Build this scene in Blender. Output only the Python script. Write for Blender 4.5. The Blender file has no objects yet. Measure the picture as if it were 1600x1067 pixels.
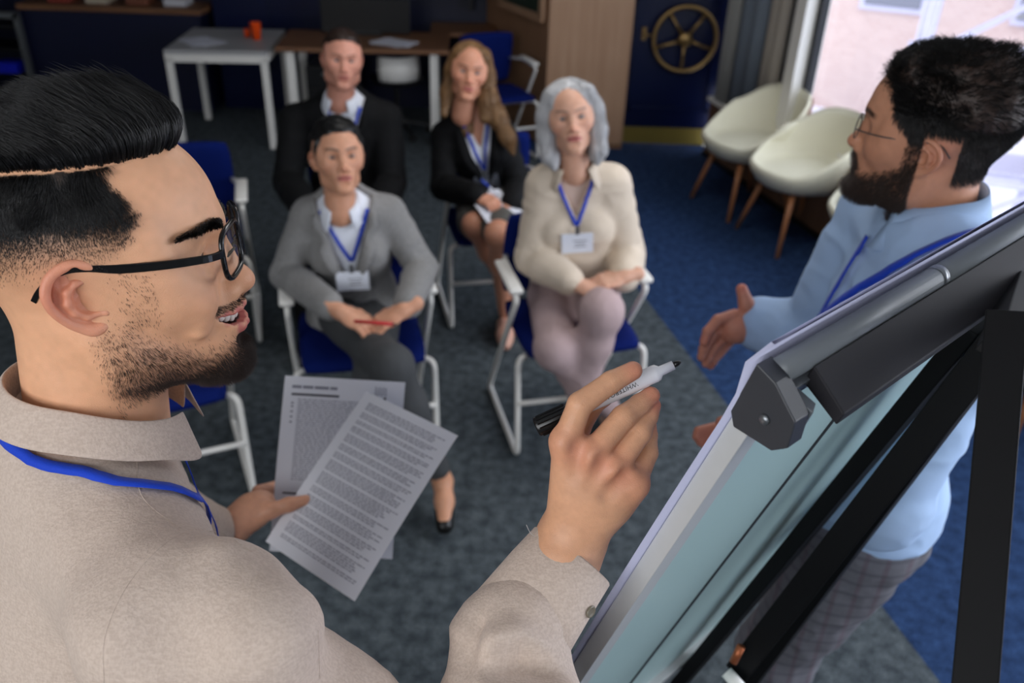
import bpy, math, random
import numpy as np
from mathutils import Vector, Matrix, Quaternion
from mathutils.bvhtree import BVHTree
rng = np.random.default_rng(7); random.seed(7)
SC = bpy.context.scene; COL = SC.collection
PI = math.pi

# ------------------------------------------------------------------ camera
F = 1340.0; CAM_H = 2.05; PITCH = math.atan(F/2270.0); ROLL = math.radians(2.0)
FW = np.array([0, math.cos(PITCH), -math.sin(PITCH)]); UP0 = np.array([0, math.sin(PITCH), math.cos(PITCH)])
RT0 = np.array([1.0, 0, 0])
RT = RT0*math.cos(ROLL)+UP0*math.sin(ROLL); UPV = UP0*math.cos(ROLL)-RT0*math.sin(ROLL)
CC = np.array([0, 0, CAM_H])
cd = bpy.data.cameras.new('camera'); cam = bpy.data.objects.new('camera', cd); COL.objects.link(cam)
m = Matrix(((RT[0], UPV[0], -FW[0], 0), (RT[1], UPV[1], -FW[1], 0), (RT[2], UPV[2], -FW[2], CAM_H), (0, 0, 0, 1)))
cam.matrix_world = m
cd.sensor_width = 36; cd.lens = F/1600*36; cd.clip_start = 0.02; cd.clip_end = 200
cd.dof.use_dof = True; cd.dof.focus_distance = 0.735; cd.dof.aperture_fstop = 5.6
SC.camera = cam

# ------------------------------------------------------------------ world, lights, exposure
SC.view_settings.view_transform = 'Standard'; SC.view_settings.look = 'None'
SC.view_settings.gamma = 1; SC.view_settings.use_curve_mapping = False
SC.view_settings.exposure = 0.0
w = bpy.data.worlds.new('World'); SC.world = w; w.use_nodes = True
bg = w.node_tree.nodes['Background']; bg.inputs[0].default_value = (0.80, 0.86, 1.0, 1); bg.inputs[1].default_value = 2.9
SC.cycles.max_bounces = 6; SC.cycles.diffuse_bounces = 3; SC.cycles.glossy_bounces = 3
SC.cycles.transparent_max_bounces = 12; SC.cycles.transmission_bounces = 4
SC.cycles.caustics_reflective = False; SC.cycles.caustics_refractive = False
SC.cycles.sample_clamp_indirect = 4; SC.cycles.use_denoising = True
def AREA_(name, loc, target, sx, sy, power, col=(1, 1, 1)):
    l = bpy.data.lights.new(name, 'AREA'); l.shape = 'RECTANGLE'; l.size = sx; l.size_y = sy
    l.energy = power; l.color = col
    o = bpy.data.objects.new(name, l); COL.objects.link(o); o.location = loc
    o.rotation_euler = (Vector(target)-Vector(loc)).to_track_quat('-Z', 'Y').to_euler(); return o
AREA_('rear_window_light', (-1.5, -1.5, 2.35), (-0.1, 1.0, 1.4), 2.6, 1.5, 66, (0.95, 0.97, 1.0))
AREA_('side_window_light', (3.0, 1.2, 2.0), (0.6, 1.6, 1.2), 2.2, 1.6, 44, (0.92, 0.95, 1.0))
AREA_('ceiling_light_panel', (0.3, 3.2, 2.92), (0.3, 3.2, 0), 1.2, 1.2, 20, (1.0, 0.97, 0.93))

# ------------------------------------------------------------------ helpers
def s2l(c):
    c = np.asarray(c, float)/255.0
    return tuple(np.where(c <= 0.04045, c/12.92, ((c+0.055)/1.055)**2.4))
def A(x, y, d):
    'the point seen at pixel x, y at depth d'
    return CC+(FW+RT*(x-800)/F-UPV*(y-533.5)/F)*d
def nrm(v):
    v = np.asarray(v, float); return v/(np.linalg.norm(v)+1e-12)

class NT:
    def __init__(s, name):
        s.m = bpy.data.materials.new(name); s.m.use_nodes = True; s.t = s.m.node_tree
        s.b = s.t.nodes['Principled BSDF']
    def n(s, typ, **kw):
        nd = s.t.nodes.new(typ)
        for k, v in kw.items():
            if k.startswith('i_'):
                key = k[2:]; key = int(key) if key.isdigit() else key.replace('_', ' ')
                nd.inputs[key].default_value = v
            else: setattr(nd, k, v)
        return nd
    def l(s, a, b): s.t.links.new(a, b)
    def noise(s, scale, detail=3, coord='Object', vec=None):
        tc = s.n('ShaderNodeTexCoord'); nz = s.n('ShaderNodeTexNoise'); nz.inputs['Scale'].default_value = scale
        nz.inputs['Detail'].default_value = detail
        if vec:
            mp = s.n('ShaderNodeMapping'); mp.inputs['Scale'].default_value = vec; s.l(tc.outputs[coord], mp.inputs[0]); s.l(mp.outputs[0], nz.inputs['Vector'])
        else: s.l(tc.outputs[coord], nz.inputs['Vector'])
        return nz
    def mixc(s, fac, a, b, mode='MIX'):
        mx = s.n('ShaderNodeMix', data_type='RGBA', blend_type=mode)
        for i, v in ((0, fac), (6, a), (7, b)):
            if hasattr(v, 'links'): s.l(v, mx.inputs[i])
            else: mx.inputs[i].default_value = v if i == 0 else (*v[:3], 1)
        return mx.outputs[2]
    def bump(s, h, strength=0.3, dist=0.001):
        b = s.n('ShaderNodeBump'); b.inputs['Strength'].default_value = strength; b.inputs['Distance'].default_value = dist
        s.l(h, b.inputs['Height']); s.l(b.outputs[0], s.b.inputs['Normal']); return b
MATS = {}
def plain(name, srgb, rough=0.6, metal=0.0, var=0.08, scale=12, bump=0.0, spec=0.5, sheen=0.0):
    if name in MATS: return MATS[name]
    t = NT(name); c = np.array(s2l(srgb))
    nz = t.noise(scale)
    t.l(t.mixc(nz.outputs[0], c*(1-var), np.minimum(c*(1+var), 1)), t.b.inputs['Base Color'])
    t.b.inputs['Roughness'].default_value = rough; t.b.inputs['Metallic'].default_value = metal
    t.b.inputs['Specular IOR Level'].default_value = spec
    if sheen: t.b.inputs['Sheen Weight'].default_value = sheen
    if bump: t.bump(t.noise(scale*8).outputs[0], bump, 0.002)
    MATS[name] = t.m; return t.m
def woven(name, srgb, period, strength=0.5, var=0.1, rough=0.85, mix2=None, sheen=0.15, fold=0):
    'woven cloth: two crossed fine waves, plus slub noise'
    if name in MATS: return MATS[name]
    t = NT(name); c = np.array(s2l(srgb)); tc = t.n('ShaderNodeTexCoord')
    waves = []
    for vec in ((1, 1, .35), (.35, .6, 1)):
        mp = t.n('ShaderNodeMapping'); mp.inputs['Scale'].default_value = vec; nn = t.n('ShaderNodeTexNoise'); nn.inputs['Scale'].default_value = 1.0/period; nn.inputs['Detail'].default_value = 1
        t.l(tc.outputs['Object'], mp.inputs[0]); t.l(mp.outputs[0], nn.inputs['Vector']); waves.append(nn.outputs[0])
    mul = t.n('ShaderNodeMath', operation='ADD'); t.l(waves[0], mul.inputs[0]); t.l(waves[1], mul.inputs[1])
    ms = t.n('ShaderNodeMapRange'); ms.inputs[1].default_value = .75; ms.inputs[2].default_value = 1.25; t.l(mul.outputs[0], ms.inputs[0]); mul = ms
    nz = t.noise(60, 4); nz2 = t.noise(7, 3)
    a = t.mixc(nz.outputs[0], c*(1-var), np.minimum(c*(1+var), 1))
    b = t.mixc(mul.outputs[0], c*(1-var*1.6) if mix2 is None else s2l(mix2), c)
    o = t.mixc(0.5, a, b)
    t.l(o, t.b.inputs['Base Color']); t.b.inputs['Roughness'].default_value = rough
    t.b.inputs['Specular IOR Level'].default_value = 0.25
    t.b.inputs['Sheen Weight'].default_value = sheen
    t.bump(mul.outputs[0], strength, period*0.35)
    MATS[name] = t.m; return t.m

# ---- mesh building
def mk(name, V, Fc, mat, parent=None, smooth=True, col=None, origin=None, bev=0):
    V = np.asarray(V, np.float32).reshape(-1, 3); me = bpy.data.meshes.new(name)
    o_ = np.zeros(3) if origin is None else np.asarray(origin)
    if isinstance(Fc, np.ndarray) and Fc.ndim == 2:
        me.vertices.add(len(V)); me.vertices.foreach_set('co', (V-o_).astype(np.float32).ravel())
        nf, k = Fc.shape; me.loops.add(nf*k); me.loops.foreach_set('vertex_index', Fc.astype(np.int32).ravel())
        me.polygons.add(nf); me.polygons.foreach_set('loop_start', np.arange(0, nf*k, k, dtype=np.int32))
        me.polygons.foreach_set('loop_total', np.full(nf, k, dtype=np.int32))
        me.update(calc_edges=True)
    else: me.from_pydata([tuple(v) for v in (V-o_)], [], [tuple(int(i) for i in f) for f in Fc]); me.update()
    me.polygons.foreach_set('use_smooth', [bool(smooth)]*len(me.polygons))
    if col is not None:
        ca = me.color_attributes.new('Col', 'FLOAT_COLOR', 'POINT')
        cc = np.ones((len(V), 4), np.float32); cc[:, :3] = col; ca.data.foreach_set('color', cc.ravel())
    if mat is not None: me.materials.append(mat)
    ob = bpy.data.objects.new(name, me); COL.objects.link(ob)
    if parent is not None: ob.parent = parent; 
    if parent is not None and origin is None:
        pass
    if bev:
        bm_ = ob.modifiers.new('bevel', 'BEVEL'); bm_.width = bev; bm_.segments = 2; bm_.limit_method = 'ANGLE'
    return ob
def tag(o, label=None, cat=None, group=None, kind=None):
    for k, v in (('label', label), ('category', cat), ('group', group), ('kind', kind)):
        if v: o[k] = v
    return o
def thing(name, label, cat, loc=(0, 0, 0), rz=0.0, group=None):
    o = bpy.data.objects.new(name, None); COL.objects.link(o); o.location = loc; o.rotation_euler = (0, 0, rz)
    o.empty_display_size = 0.05
    return tag(o, label, cat, group)
class G:
    'geometry gatherer: verts and faces of several simple shapes in one mesh'
    def __init__(s): s.V = []; s.F = []; s.n = 0
    def add(s, V, Fc):
        V = np.asarray(V, float).reshape(-1, 3); s.V.append(V); s.F += [tuple(int(i)+s.n for i in f) for f in Fc]; s.n += len(V); return s
    def box(s, c, d, R=None):
        c = np.array(c, float); d = np.array(d, float)/2
        P = np.array([(x, y, z) for x in (-1, 1) for y in (-1, 1) for z in (-1, 1)])*d
        if R is not None: P = P@np.asarray(R, float).T
        return s.add(P+c, [(0, 1, 3, 2), (4, 6, 7, 5), (0, 4, 5, 1), (2, 3, 7, 6), (0, 2, 6, 4), (1, 5, 7, 3)])
    def bar(s, a, b, w_, h_, up=(0, 0, 1)):
        a = np.array(a, float); b = np.array(b, float); d = nrm(b-a); sd = nrm(np.cross(d, up)); u = np.cross(sd, d)
        P = []
        for q in (a, b):
            for i, j in ((-1, -1), (1, -1), (1, 1), (-1, 1)): P.append(q+sd*i*w_/2+u*j*h_/2)
        return s.add(P, [(0, 3, 2, 1), (4, 5, 6, 7), (0, 1, 5, 4), (1, 2, 6, 5), (2, 3, 7, 6), (3, 0, 4, 7)])
    def tube(s, pts, r, n=10, closed=False, flat=None):
        pts = [np.array(p, float) for p in pts]; m_ = len(pts); rr = r if hasattr(r, '__len__') else [r]*m_
        ref = None; P = []
        for i, p in enumerate(pts):
            if closed: t_ = nrm(pts[(i+1) % m_]-pts[i-1])
            else: t_ = nrm(pts[min(i+1, m_-1)]-pts[max(i-1, 0)])
            if ref is None:
                ref = np.array((0, 0, 1.0)) if abs(t_[2]) < 0.9 else np.array((1.0, 0, 0))
                if flat is not None: ref = np.array(flat, float)
            a = nrm(ref-t_*(ref@t_)); b = np.cross(t_, a); ref = a
            for k in range(n):
                q = 2*PI*k/n; P.append(p+a*math.cos(q)*rr[i]+b*math.sin(q)*rr[i])
        Fc = []
        for i in range(m_ if closed else m_-1):
            j = (i+1) % m_
            for k in range(n): k2 = (k+1) % n; Fc.append((i*n+k, i*n+k2, j*n+k2, j*n+k))
        if not closed: Fc.append(tuple(range(n-1, -1, -1))); Fc.append(tuple((m_-1)*n+k for k in range(n)))
        return s.add(P, Fc)
    def lathe(s, prof, n=24, M=None):
        P = []
        for r, z in prof:
            for k in range(n): q = 2*PI*k/n; P.append((r*math.cos(q), r*math.sin(q), z))
        Fc = []
        for i in range(len(prof)-1):
            for k in range(n): k2 = (k+1) % n; Fc.append((i*n+k, i*n+k2, (i+1)*n+k2, (i+1)*n+k))
        Fc.append(tuple(range(n-1, -1, -1))); Fc.append(tuple((len(prof)-1)*n+k for k in range(n)))
        P = np.array(P)
        if M is not None: P = P@np.array(M[0]).T+np.array(M[1])
        return s.add(P, Fc)
    def ob(s, name, mat, parent=None, smooth=False, bev=0, origin=None):
        return mk(name, np.concatenate(s.V), s.F, mat, parent, smooth, None, origin, bev)
def frame_from(z, x=(1, 0, 0)):
    z = nrm(z); x = np.array(x, float); x = nrm(x-z*(x@z)); y = np.cross(z, x); return np.stack([x, y, z], 1)
def catmull(P, n=6, closed=False):
    P = [np.array(p, float) for p in P]; m_ = len(P); out = []
    for i in range(m_ if closed else m_-1):
        p0 = P[(i-1) % m_] if closed or i > 0 else P[0]; p1 = P[i]; p2 = P[(i+1) % m_]
        p3 = P[(i+2) % m_] if closed or i < m_-2 else P[-1]
        for k in range(n):
            t = k/n; out.append(0.5*((2*p1)+(-p0+p2)*t+(2*p0-5*p1+4*p2-p3)*t*t+(-p0+3*p1-3*p2+p3)*t**3))
    if not closed: out.append(P[-1])
    return out
def round_path(P, r=0.03, n=5):
    'polyline with rounded corners'
    P = [np.array(p, float) for p in P]; out = [P[0]]
    for i in range(1, len(P)-1):
        a = P[i]+nrm(P[i-1]-P[i])*min(r, np.linalg.norm(P[i-1]-P[i])*.45); b = P[i]+nrm(P[i+1]-P[i])*min(r, np.linalg.norm(P[i+1]-P[i])*.45)
        for k in range(n+1):
            t = k/n; out.append((1-t)**2*a+2*t*(1-t)*P[i]+t*t*b)
    out.append(P[-1]); return out
def RZ(a): c, s_ = math.cos(a), math.sin(a); return np.array([[c, -s_, 0], [s_, c, 0], [0, 0, 1.0]])
def RX(a): c, s_ = math.cos(a), math.sin(a); return np.array([[1.0, 0, 0], [0, c, -s_], [0, s_, c]])
def RY(a): c, s_ = math.cos(a), math.sin(a); return np.array([[c, 0, s_], [0, 1.0, 0], [-s_, 0, c]])
def copy_tree(o, parent=None):
    c = o.copy(); COL.objects.link(c)
    if parent: c.parent = parent
    for ch in list(o.children): copy_tree(ch, c)
    return c

# ---- signed-distance modelling
class Vol:
    def __init__(s, h): s.h = h; s.ops = []
    def _aabb(s, c, r): s
    def cone(s, a, b, ra, rb, k=0.01, sub=False):
        a = np.array(a, float); b = np.array(b, float)
        s.ops.append(('c', (a, b, ra, rb), k, sub, np.minimum(a-ra, b-rb), np.maximum(a+ra, b+rb))); return s
    def chain(s, P, k=0.01):
        for i in range(len(P)-1): s.cone(P[i][0], P[i+1][0], P[i][1], P[i+1][1], k)
        return s
    def ell(s, c, r, k=0.01, R=None, sub=False):
        c = np.array(c, float); r = np.array(r, float)*np.ones(3); q = r.max() if R is not None else r
        s.ops.append(('e', (c, r, None if R is None else np.asarray(R, float)), k, sub, c-q, c+q)); return s
    def fn(s, f, lo, hi, k=0.005, sub=True):
        s.ops.append(('f', (f,), k, sub, np.array(lo, float), np.array(hi, float))); return s
    def mesh(s):
        h = s.h; adds = [o for o in s.ops if not o[3]]
        lo = np.min([o[4] for o in adds], 0)-3*h-0.01; hi = np.max([o[5] for o in adds], 0)+3*h+0.01
        n = np.ceil((hi-lo)/h).astype(int)+1
        D = np.full(n, 0.5, np.float32); ax = [(lo[i]+h*np.arange(n[i])).astype(np.float32) for i in range(3)]
        for typ, pr, k, sub, l_, u_ in s.ops:
            mg = k+3*h
            i0 = np.clip(np.floor((l_-mg-lo)/h).astype(int), 0, n); i1 = np.clip(np.ceil((u_+mg-lo)/h).astype(int)+1, 0, n)
            if np.any(i1 <= i0): continue
            sl = tuple(slice(i0[i], i1[i]) for i in range(3))
            X = ax[0][sl[0]][:, None, None]; Y = ax[1][sl[1]][None, :, None]; Z = ax[2][sl[2]][None, None, :]
            if typ == 'c':
                a, b, ra, rb = pr; ba = b-a; L = float(ba@ba)+1e-12
                px, py, pz = X-a[0], Y-a[1], Z-a[2]
                t = np.clip((px*ba[0]+py*ba[1]+pz*ba[2])/L, 0, 1)
                d = np.sqrt((px-t*ba[0])**2+(py-t*ba[1])**2+(pz-t*ba[2])**2)-(ra+t*(rb-ra))
            elif typ == 'e':
                c, r, R = pr; px, py, pz = X-c[0], Y-c[1], Z-c[2]
                if R is not None:
                    px, py, pz = (px*R[0, 0]+py*R[1, 0]+pz*R[2, 0], px*R[0, 1]+py*R[1, 1]+pz*R[2, 1], px*R[0, 2]+py*R[1, 2]+pz*R[2, 2])
                k0 = np.sqrt((px/r[0])**2+(py/r[1])**2+(pz/r[2])**2); k1 = np.sqrt((px/r[0]**2)**2+(py/r[1]**2)**2+(pz/r[2]**2)**2)
                d = k0*(k0-1)/(k1+1e-9)
            else: d = pr[0](X, Y, Z)
            d = np.asarray(d, np.float32); cur = D[sl]
            if sub: d = -d; hh = np.maximum(k-np.abs(cur-d), 0)/k; D[sl] = np.maximum(cur, d)+hh*hh*k/4
            else: hh = np.maximum(k-np.abs(cur-d), 0)/k; D[sl] = np.minimum(cur, d)-hh*hh*k/4
        return surfnet(D, h, lo)
def surfnet(D, h, lo):
    ins = D < 0; n = D.shape
    cnt = np.zeros((n[0]-1, n[1]-1, n[2]-1), np.int8)
    offs = [(i, j, k) for i in (0, 1) for j in (0, 1) for k in (0, 1)]
    for i, j, k in offs: cnt += ins[i:n[0]-1+i, j:n[1]-1+j, k:n[2]-1+k]
    act = np.argwhere((cnt > 0) & (cnt < 8)); N = len(act)
    vals = np.stack([D[act[:, 0]+i, act[:, 1]+j, act[:, 2]+k] for i, j, k in offs], 1)
    P = np.zeros((N, 3)); C_ = np.zeros(N)
    for a in range(8):
        for b in range(a+1, 8):
            df = [abs(offs[a][q]-offs[b][q]) for q in range(3)]
            if sum(df) != 1: continue
            va, vb = vals[:, a], vals[:, b]; mk_ = (va < 0) != (vb < 0)
            t = np.where(mk_, va/(va-vb+1e-20), 0); oa = np.array(offs[a]); ob_ = np.array(offs[b])
            P += np.where(mk_[:, None], oa+(ob_-oa)*t[:, None], 0); C_ += mk_
    P = act+P/C_[:, None]; V = lo+h*P
    idx = np.full(cnt.shape, -1, np.int32); idx[act[:, 0], act[:, 1], act[:, 2]] = np.arange(N)
    quads = []
    for ax in range(3):
        a = [slice(1, -1)]*3; b = [slice(1, -1)]*3; a[ax] = slice(0, -1); b[ax] = slice(1, None)
        A_, B_ = ins[tuple(a)], ins[tuple(b)]; cr = np.argwhere(A_ != B_)
        if len(cr) == 0: continue
        sg = A_[cr[:, 0], cr[:, 1], cr[:, 2]]
        g = cr.copy(); o1, o2 = [(1, 2), (2, 0), (0, 1)][ax]
        for q in range(3):
            if q != ax: g[:, q] += 1
        def at_(d1, d2):
            c = g.copy(); c[:, o1] -= d1; c[:, o2] -= d2; return idx[c[:, 0], c[:, 1], c[:, 2]]
        q4 = np.stack([at_(1, 1), at_(0, 1), at_(0, 0), at_(1, 0)], 1)
        q4[~sg] = q4[~sg][:, ::-1]; quads.append(q4)
    Q = np.concatenate(quads); Q = Q[(Q >= 0).all(1)]
    return V, Q
def normals(V, Q):
    e = np.cross(V[Q[:, 2]]-V[Q[:, 0]], V[Q[:, 3]]-V[Q[:, 1]]) if Q.shape[1] == 4 else np.cross(V[Q[:, 1]]-V[Q[:, 0]], V[Q[:, 2]]-V[Q[:, 0]])
    Nn = np.zeros_like(V)
    for i in range(3):
        for c in range(Q.shape[1]): Nn[:, i] += np.bincount(Q[:, c], e[:, i], len(V))
    return Nn/(np.linalg.norm(Nn, axis=1)[:, None]+1e-12)
def vnoise(P, seed=0):
    'value noise about 0, one octave, cell size 1'
    P = np.asarray(P, float); i = np.floor(P).astype(np.int64); f = P-i; f = f*f*(3-2*f); out = np.zeros(len(P))
    for dx in (0, 1):
        for dy in (0, 1):
            for dz in (0, 1):
                q = (i[:, 0]+dx)*73856093 ^ (i[:, 1]+dy)*19349663 ^ (i[:, 2]+dz)*83492791 ^ (seed*2654435761+12345)
                q = (q ^ (q >> 13))*1274126177; q = (q ^ (q >> 16)) & 0xffff
                wgt = (f[:, 0] if dx else 1-f[:, 0])*(f[:, 1] if dy else 1-f[:, 1])*(f[:, 2] if dz else 1-f[:, 2])
                out += wgt*(q/32767.5-1)
    return out
def fbm(P, seed=0, o=3): return sum(vnoise(np.asarray(P)*2**i, seed+i)/2**i for i in range(o))
def seg_dist(P, a, b):
    a = np.array(a, float); b = np.array(b, float); ba = b-a; t = np.clip(((P-a)@ba)/(ba@ba), 0, 1)
    return np.linalg.norm(P-a-t[:, None]*ba, axis=1), t
def join(parts):
    V = []; Q = []; C_ = []; n = 0
    for p in parts:
        V.append(p[0]); Q.append(p[1]+n); n += len(p[0]); C_.append(p[2] if len(p) > 2 else np.zeros((len(p[0]), 3)))
    return np.concatenate(V), np.concatenate(Q), np.concatenate(C_)
def smoothstep(a, b, x): t = np.clip((x-a)/(b-a), 0, 1); return t*t*(3-2*t)
def strands(P, R, mat, name, parent, nside=3):
    'P (N,S,3) centre lines, R (N,S) radii -> one mesh of thin tapering hairs'
    N, S, _ = P.shape; T = np.gradient(P, axis=1); T /= np.linalg.norm(T, axis=2)[..., None]+1e-12
    ref = np.array([0.31, 0.52, 0.79]); a = np.cross(T, ref); a /= np.linalg.norm(a, axis=2)[..., None]+1e-9; b = np.cross(T, a)
    V = np.stack([P+(a*math.cos(2*PI*k/nside)+b*math.sin(2*PI*k/nside))*R[..., None] for k in range(nside)], 2)
    base = (np.arange(N)*S*nside)[:, None, None]; i = np.arange(S-1)[None, :, None]*nside; k = np.arange(nside)[None, None, :]; k2 = (k+1) % nside
    Q = np.stack([base+i+k, base+i+k2, base+i+nside+k2, base+i+nside+k], -1).reshape(-1, 4)
    return mk(name, V.reshape(-1, 3), Q, mat, parent)
def sample(V, Q, n, prob):
    'n random points on the mesh, kept by prob(points, normals)'
    T = np.concatenate([Q[:, [0, 1, 2]], Q[:, [0, 2, 3]]]) if Q.shape[1] == 4 else Q
    a, b, c = V[T[:, 0]], V[T[:, 1]], V[T[:, 2]]; cr = np.cross(b-a, c-a); ar = np.linalg.norm(cr, axis=1)
    cp = prob((a+b+c)/3); wgt = ar*np.clip(cp, 0, None); wgt /= wgt.sum()
    t = rng.choice(len(T), n, p=wgt); r1 = np.sqrt(rng.random(n)); r2 = rng.random(n)
    P = a[t]*(1-r1)[:, None]+b[t]*(r1*(1-r2))[:, None]+c[t]*(r1*r2)[:, None]
    return P, cr[t]/ar[t][:, None]
def bvh_of(V, Q): return BVHTree.FromPolygons([tuple(v) for v in V], [tuple(int(i) for i in q) for q in Q])
def snap(bvh, p, off=0.0, maxd=0.3):
    'nearest point on the surface, lifted off by off; returns point, normal'
    c, n, _, _ = bvh.find_nearest(Vector(p), maxd)
    if c is None: return np.array(p), np.array((0, 0, 1.0))
    n = np.array(n); return np.array(c)+n*off, n
def ribbon(pts, nor, width, thick, name, mat, parent=None, origin=None):
    pts = np.array(pts); nor = np.array(nor); T = np.gradient(pts, axis=0); V = []; n = len(pts)
    ww = width if hasattr(width, '__len__') else [width]*n
    for p, t, q, wi in zip(pts, T, nor, ww):
        sd = nrm(np.cross(nrm(t), q)); q = nrm(q)
        for a, b in ((-1, 0), (1, 0), (1, 1), (-1, 1)): V.append(p+sd*a*wi/2+q*b*thick)
    Fc = []
    for i in range(n-1):
        for k in range(4): Fc.append((i*4+k, i*4+(k+1) % 4, i*4+4+(k+1) % 4, i*4+4+k))
    Fc += [(3, 2, 1, 0), tuple((n-1)*4+k for k in range(4))]
    return mk(name, V, Fc, mat, parent, True, None, origin)
# ================================================================== setting
def carpet_mat():
    t = NT('carpet'); tc = t.n('ShaderNodeTexCoord'); sp = t.n('ShaderNodeSeparateXYZ'); t.l(tc.outputs['Object'], sp.inputs[0])
    # boundary x = 1.64 - 0.2475*(y-1.638)... straight joint between the grey and the blue carpet
    ma = t.n('ShaderNodeMath', operation='MULTIPLY_ADD'); ma.inputs[1].default_value = 0.2475; ma.inputs[2].default_value = -1.259-0.2475*1.638
    t.l(sp.outputs[1], ma.inputs[0]); ad = t.n('ShaderNodeMath', operation='ADD'); t.l(ma.outputs[0], ad.inputs[0]); t.l(sp.outputs[0], ad.inputs[1])
    st = t.n('ShaderNodeMath', operation='GREATER_THAN'); st.inputs[1].default_value = 0; t.l(ad.outputs[0], st.inputs[0])
    n1 = t.noise(24, 5); n2 = t.noise(150, 3)
    cr = t.n('ShaderNodeValToRGB'); cr.color_ramp.elements[0].position = .34; cr.color_ramp.elements[1].position = .68; t.l(n1.outputs[0], cr.inputs[0])
    g = t.mixc(cr.outputs[0], s2l((60, 67, 72)), s2l((90, 98, 102))); b = t.mixc(cr.outputs[0], s2l((32, 50, 82)), s2l((48, 72, 112)))
    c = t.mixc(st.outputs[0], g, b)
    cr2 = t.n('ShaderNodeValToRGB'); cr2.color_ramp.elements[0].position = .3; cr2.color_ramp.elements[1].position = .7; t.l(n2.outputs[0], cr2.inputs[0])
    cr2.color_ramp.elements[0].color = (.6, .6, .6, 1); cr2.color_ramp.elements[1].color = (1.25, 1.25, 1.25, 1)
    t.l(t.mixc(1.0, c, cr2.outputs[0], 'MULTIPLY'), t.b.inputs['Base Color']); t.b.inputs['Roughness'].default_value = .95
    t.b.inputs['Specular IOR Level'].default_value = .1; t.bump(n2.outputs[0], .6, .004); return t.m
def wood(name, c1, c2, scale=(1, 1, 0.06), rough=.5, s=28):
    t = NT(name); n1 = t.noise(s, 5, vec=scale); cr = t.n('ShaderNodeValToRGB'); cr.color_ramp.elements[0].position = .35; cr.color_ramp.elements[1].position = .65
    t.l(n1.outputs[0], cr.inputs[0]); n2 = t.noise(3, 2)
    a = t.mixc(cr.outputs[0], s2l(c1), s2l(c2)); t.l(t.mixc(n2.outputs[0], np.array(s2l(c1)), a), t.b.inputs['Base Color'])
    t.b.inputs['Roughness'].default_value = rough; t.bump(n1.outputs[0], .08, .001); return t.m
M_carpet = carpet_mat()
M_navy = plain('navy_paint', (7, 15, 48), .45, var=.1, scale=4, bump=.03)
M_navy2 = plain('navy_gloss', (6, 17, 54), .28, var=.1, scale=3, bump=.03)
M_wall = plain('wall_paint', (172, 172, 168), .8, var=.03)
M_ceil = plain('ceiling_paint', (205, 205, 203), .9, var=.02)
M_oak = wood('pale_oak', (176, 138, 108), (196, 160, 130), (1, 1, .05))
M_oak_shade = wood('oak_shaded_side', (150, 112, 84), (170, 132, 102), (1, 1, .05))  # pale oak darkened: the side face's shade is put into its colour
M_desk = wood('brown_wood', (112, 76, 50), (140, 98, 66), (.06, 1, 1))
M_ply = wood('plinth_wood', (104, 76, 56), (122, 92, 70), (1, 1, .1))
M_white = plain('white_frame', (236, 234, 228), .45, var=.03)
M_cream = plain('cream_upholstery', (228, 224, 200), .55, var=.03, bump=.05)
M_brass = plain('brass', (150, 122, 78), .35, .75, var=.1)
M_kick = plain('brass_plate', (150, 132, 66), .4, .5, var=.08)
M_black = plain('black_plastic', (14, 14, 16), .35, var=.1)
M_dark = plain('dark_metal', (22, 23, 26), .4, .3, var=.1)
M_blue = plain('blue_fabric', (8, 26, 92), .85, var=.1, bump=.1, spec=.1)
M_steel = plain('steel', (130, 134, 138), .35, .8)
M_outdoor = plain('snowy_ground', (226, 228, 240), .9, var=.04)

def slab(name, z0, z1, mat):
    P = [(-5.1, -3.2), (4.15, -3.2), (4.15, -3.1), (1.36, 6.9), (1.36, 7.7), (-5.1, 7.7)]; V = [(x, y, z) for z in (z0, z1) for x, y in P]
    return mk(name, V, [(5, 4, 3, 2, 1, 0), (6, 7, 8, 9, 10, 11)]+[(i, (i+1) % 6, 6+(i+1) % 6, 6+i) for i in range(6)], mat, None, False)
fl = slab('floor', -.1, 0, M_carpet); tag(fl, kind='structure')
ce = slab('ceiling', 2.95, 3.05, M_ceil); tag(ce, kind='structure')
def st(o): return tag(o, kind='structure')
st(G().box((-5.05, 3.4, 1.475), (.1, 13.4, 2.95)).ob('wall_left', M_wall))
st(G().box((-2.4, 7.55, 1.475), (5.3, .3, 2.95)).ob('wall_back', M_navy))
st(G().box((-.4, -3.15, 1.475), (9.6, .1, 2.95)).ob('wall_rear', M_wall))
U = np.array([.26388, -.96456, 0]); NI = np.array([-.96456, -.26388, 0])   # along the window wall, and its inward normal
P0 = np.array([1.476, 6.354, 0.0]); UR = np.stack([U, -NI, (0, 0, 1)], 1)
def wp(s, z=0, off=0): return P0+U*s+NI*off+np.array([0, 0, z])
# ---- wall with the door
st(G().box((1.54, 6.66, 1.475), (.13, .2, 2.95)).ob('wall_door_right', M_wall))
st(G().box((1.13, 6.72, 2.6), (.74, .2, .7)).ob('wall_door_head', M_navy))
d = G().box((1.125, 6.59, 1.13), (.70, .05, 2.22)).ob('door_1', M_navy2); st(d)
g = G(); g.box((1.125, 6.560, .078), (.66, .012, .125)); kp = g.ob('kick_plate', M_kick, d)
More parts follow.
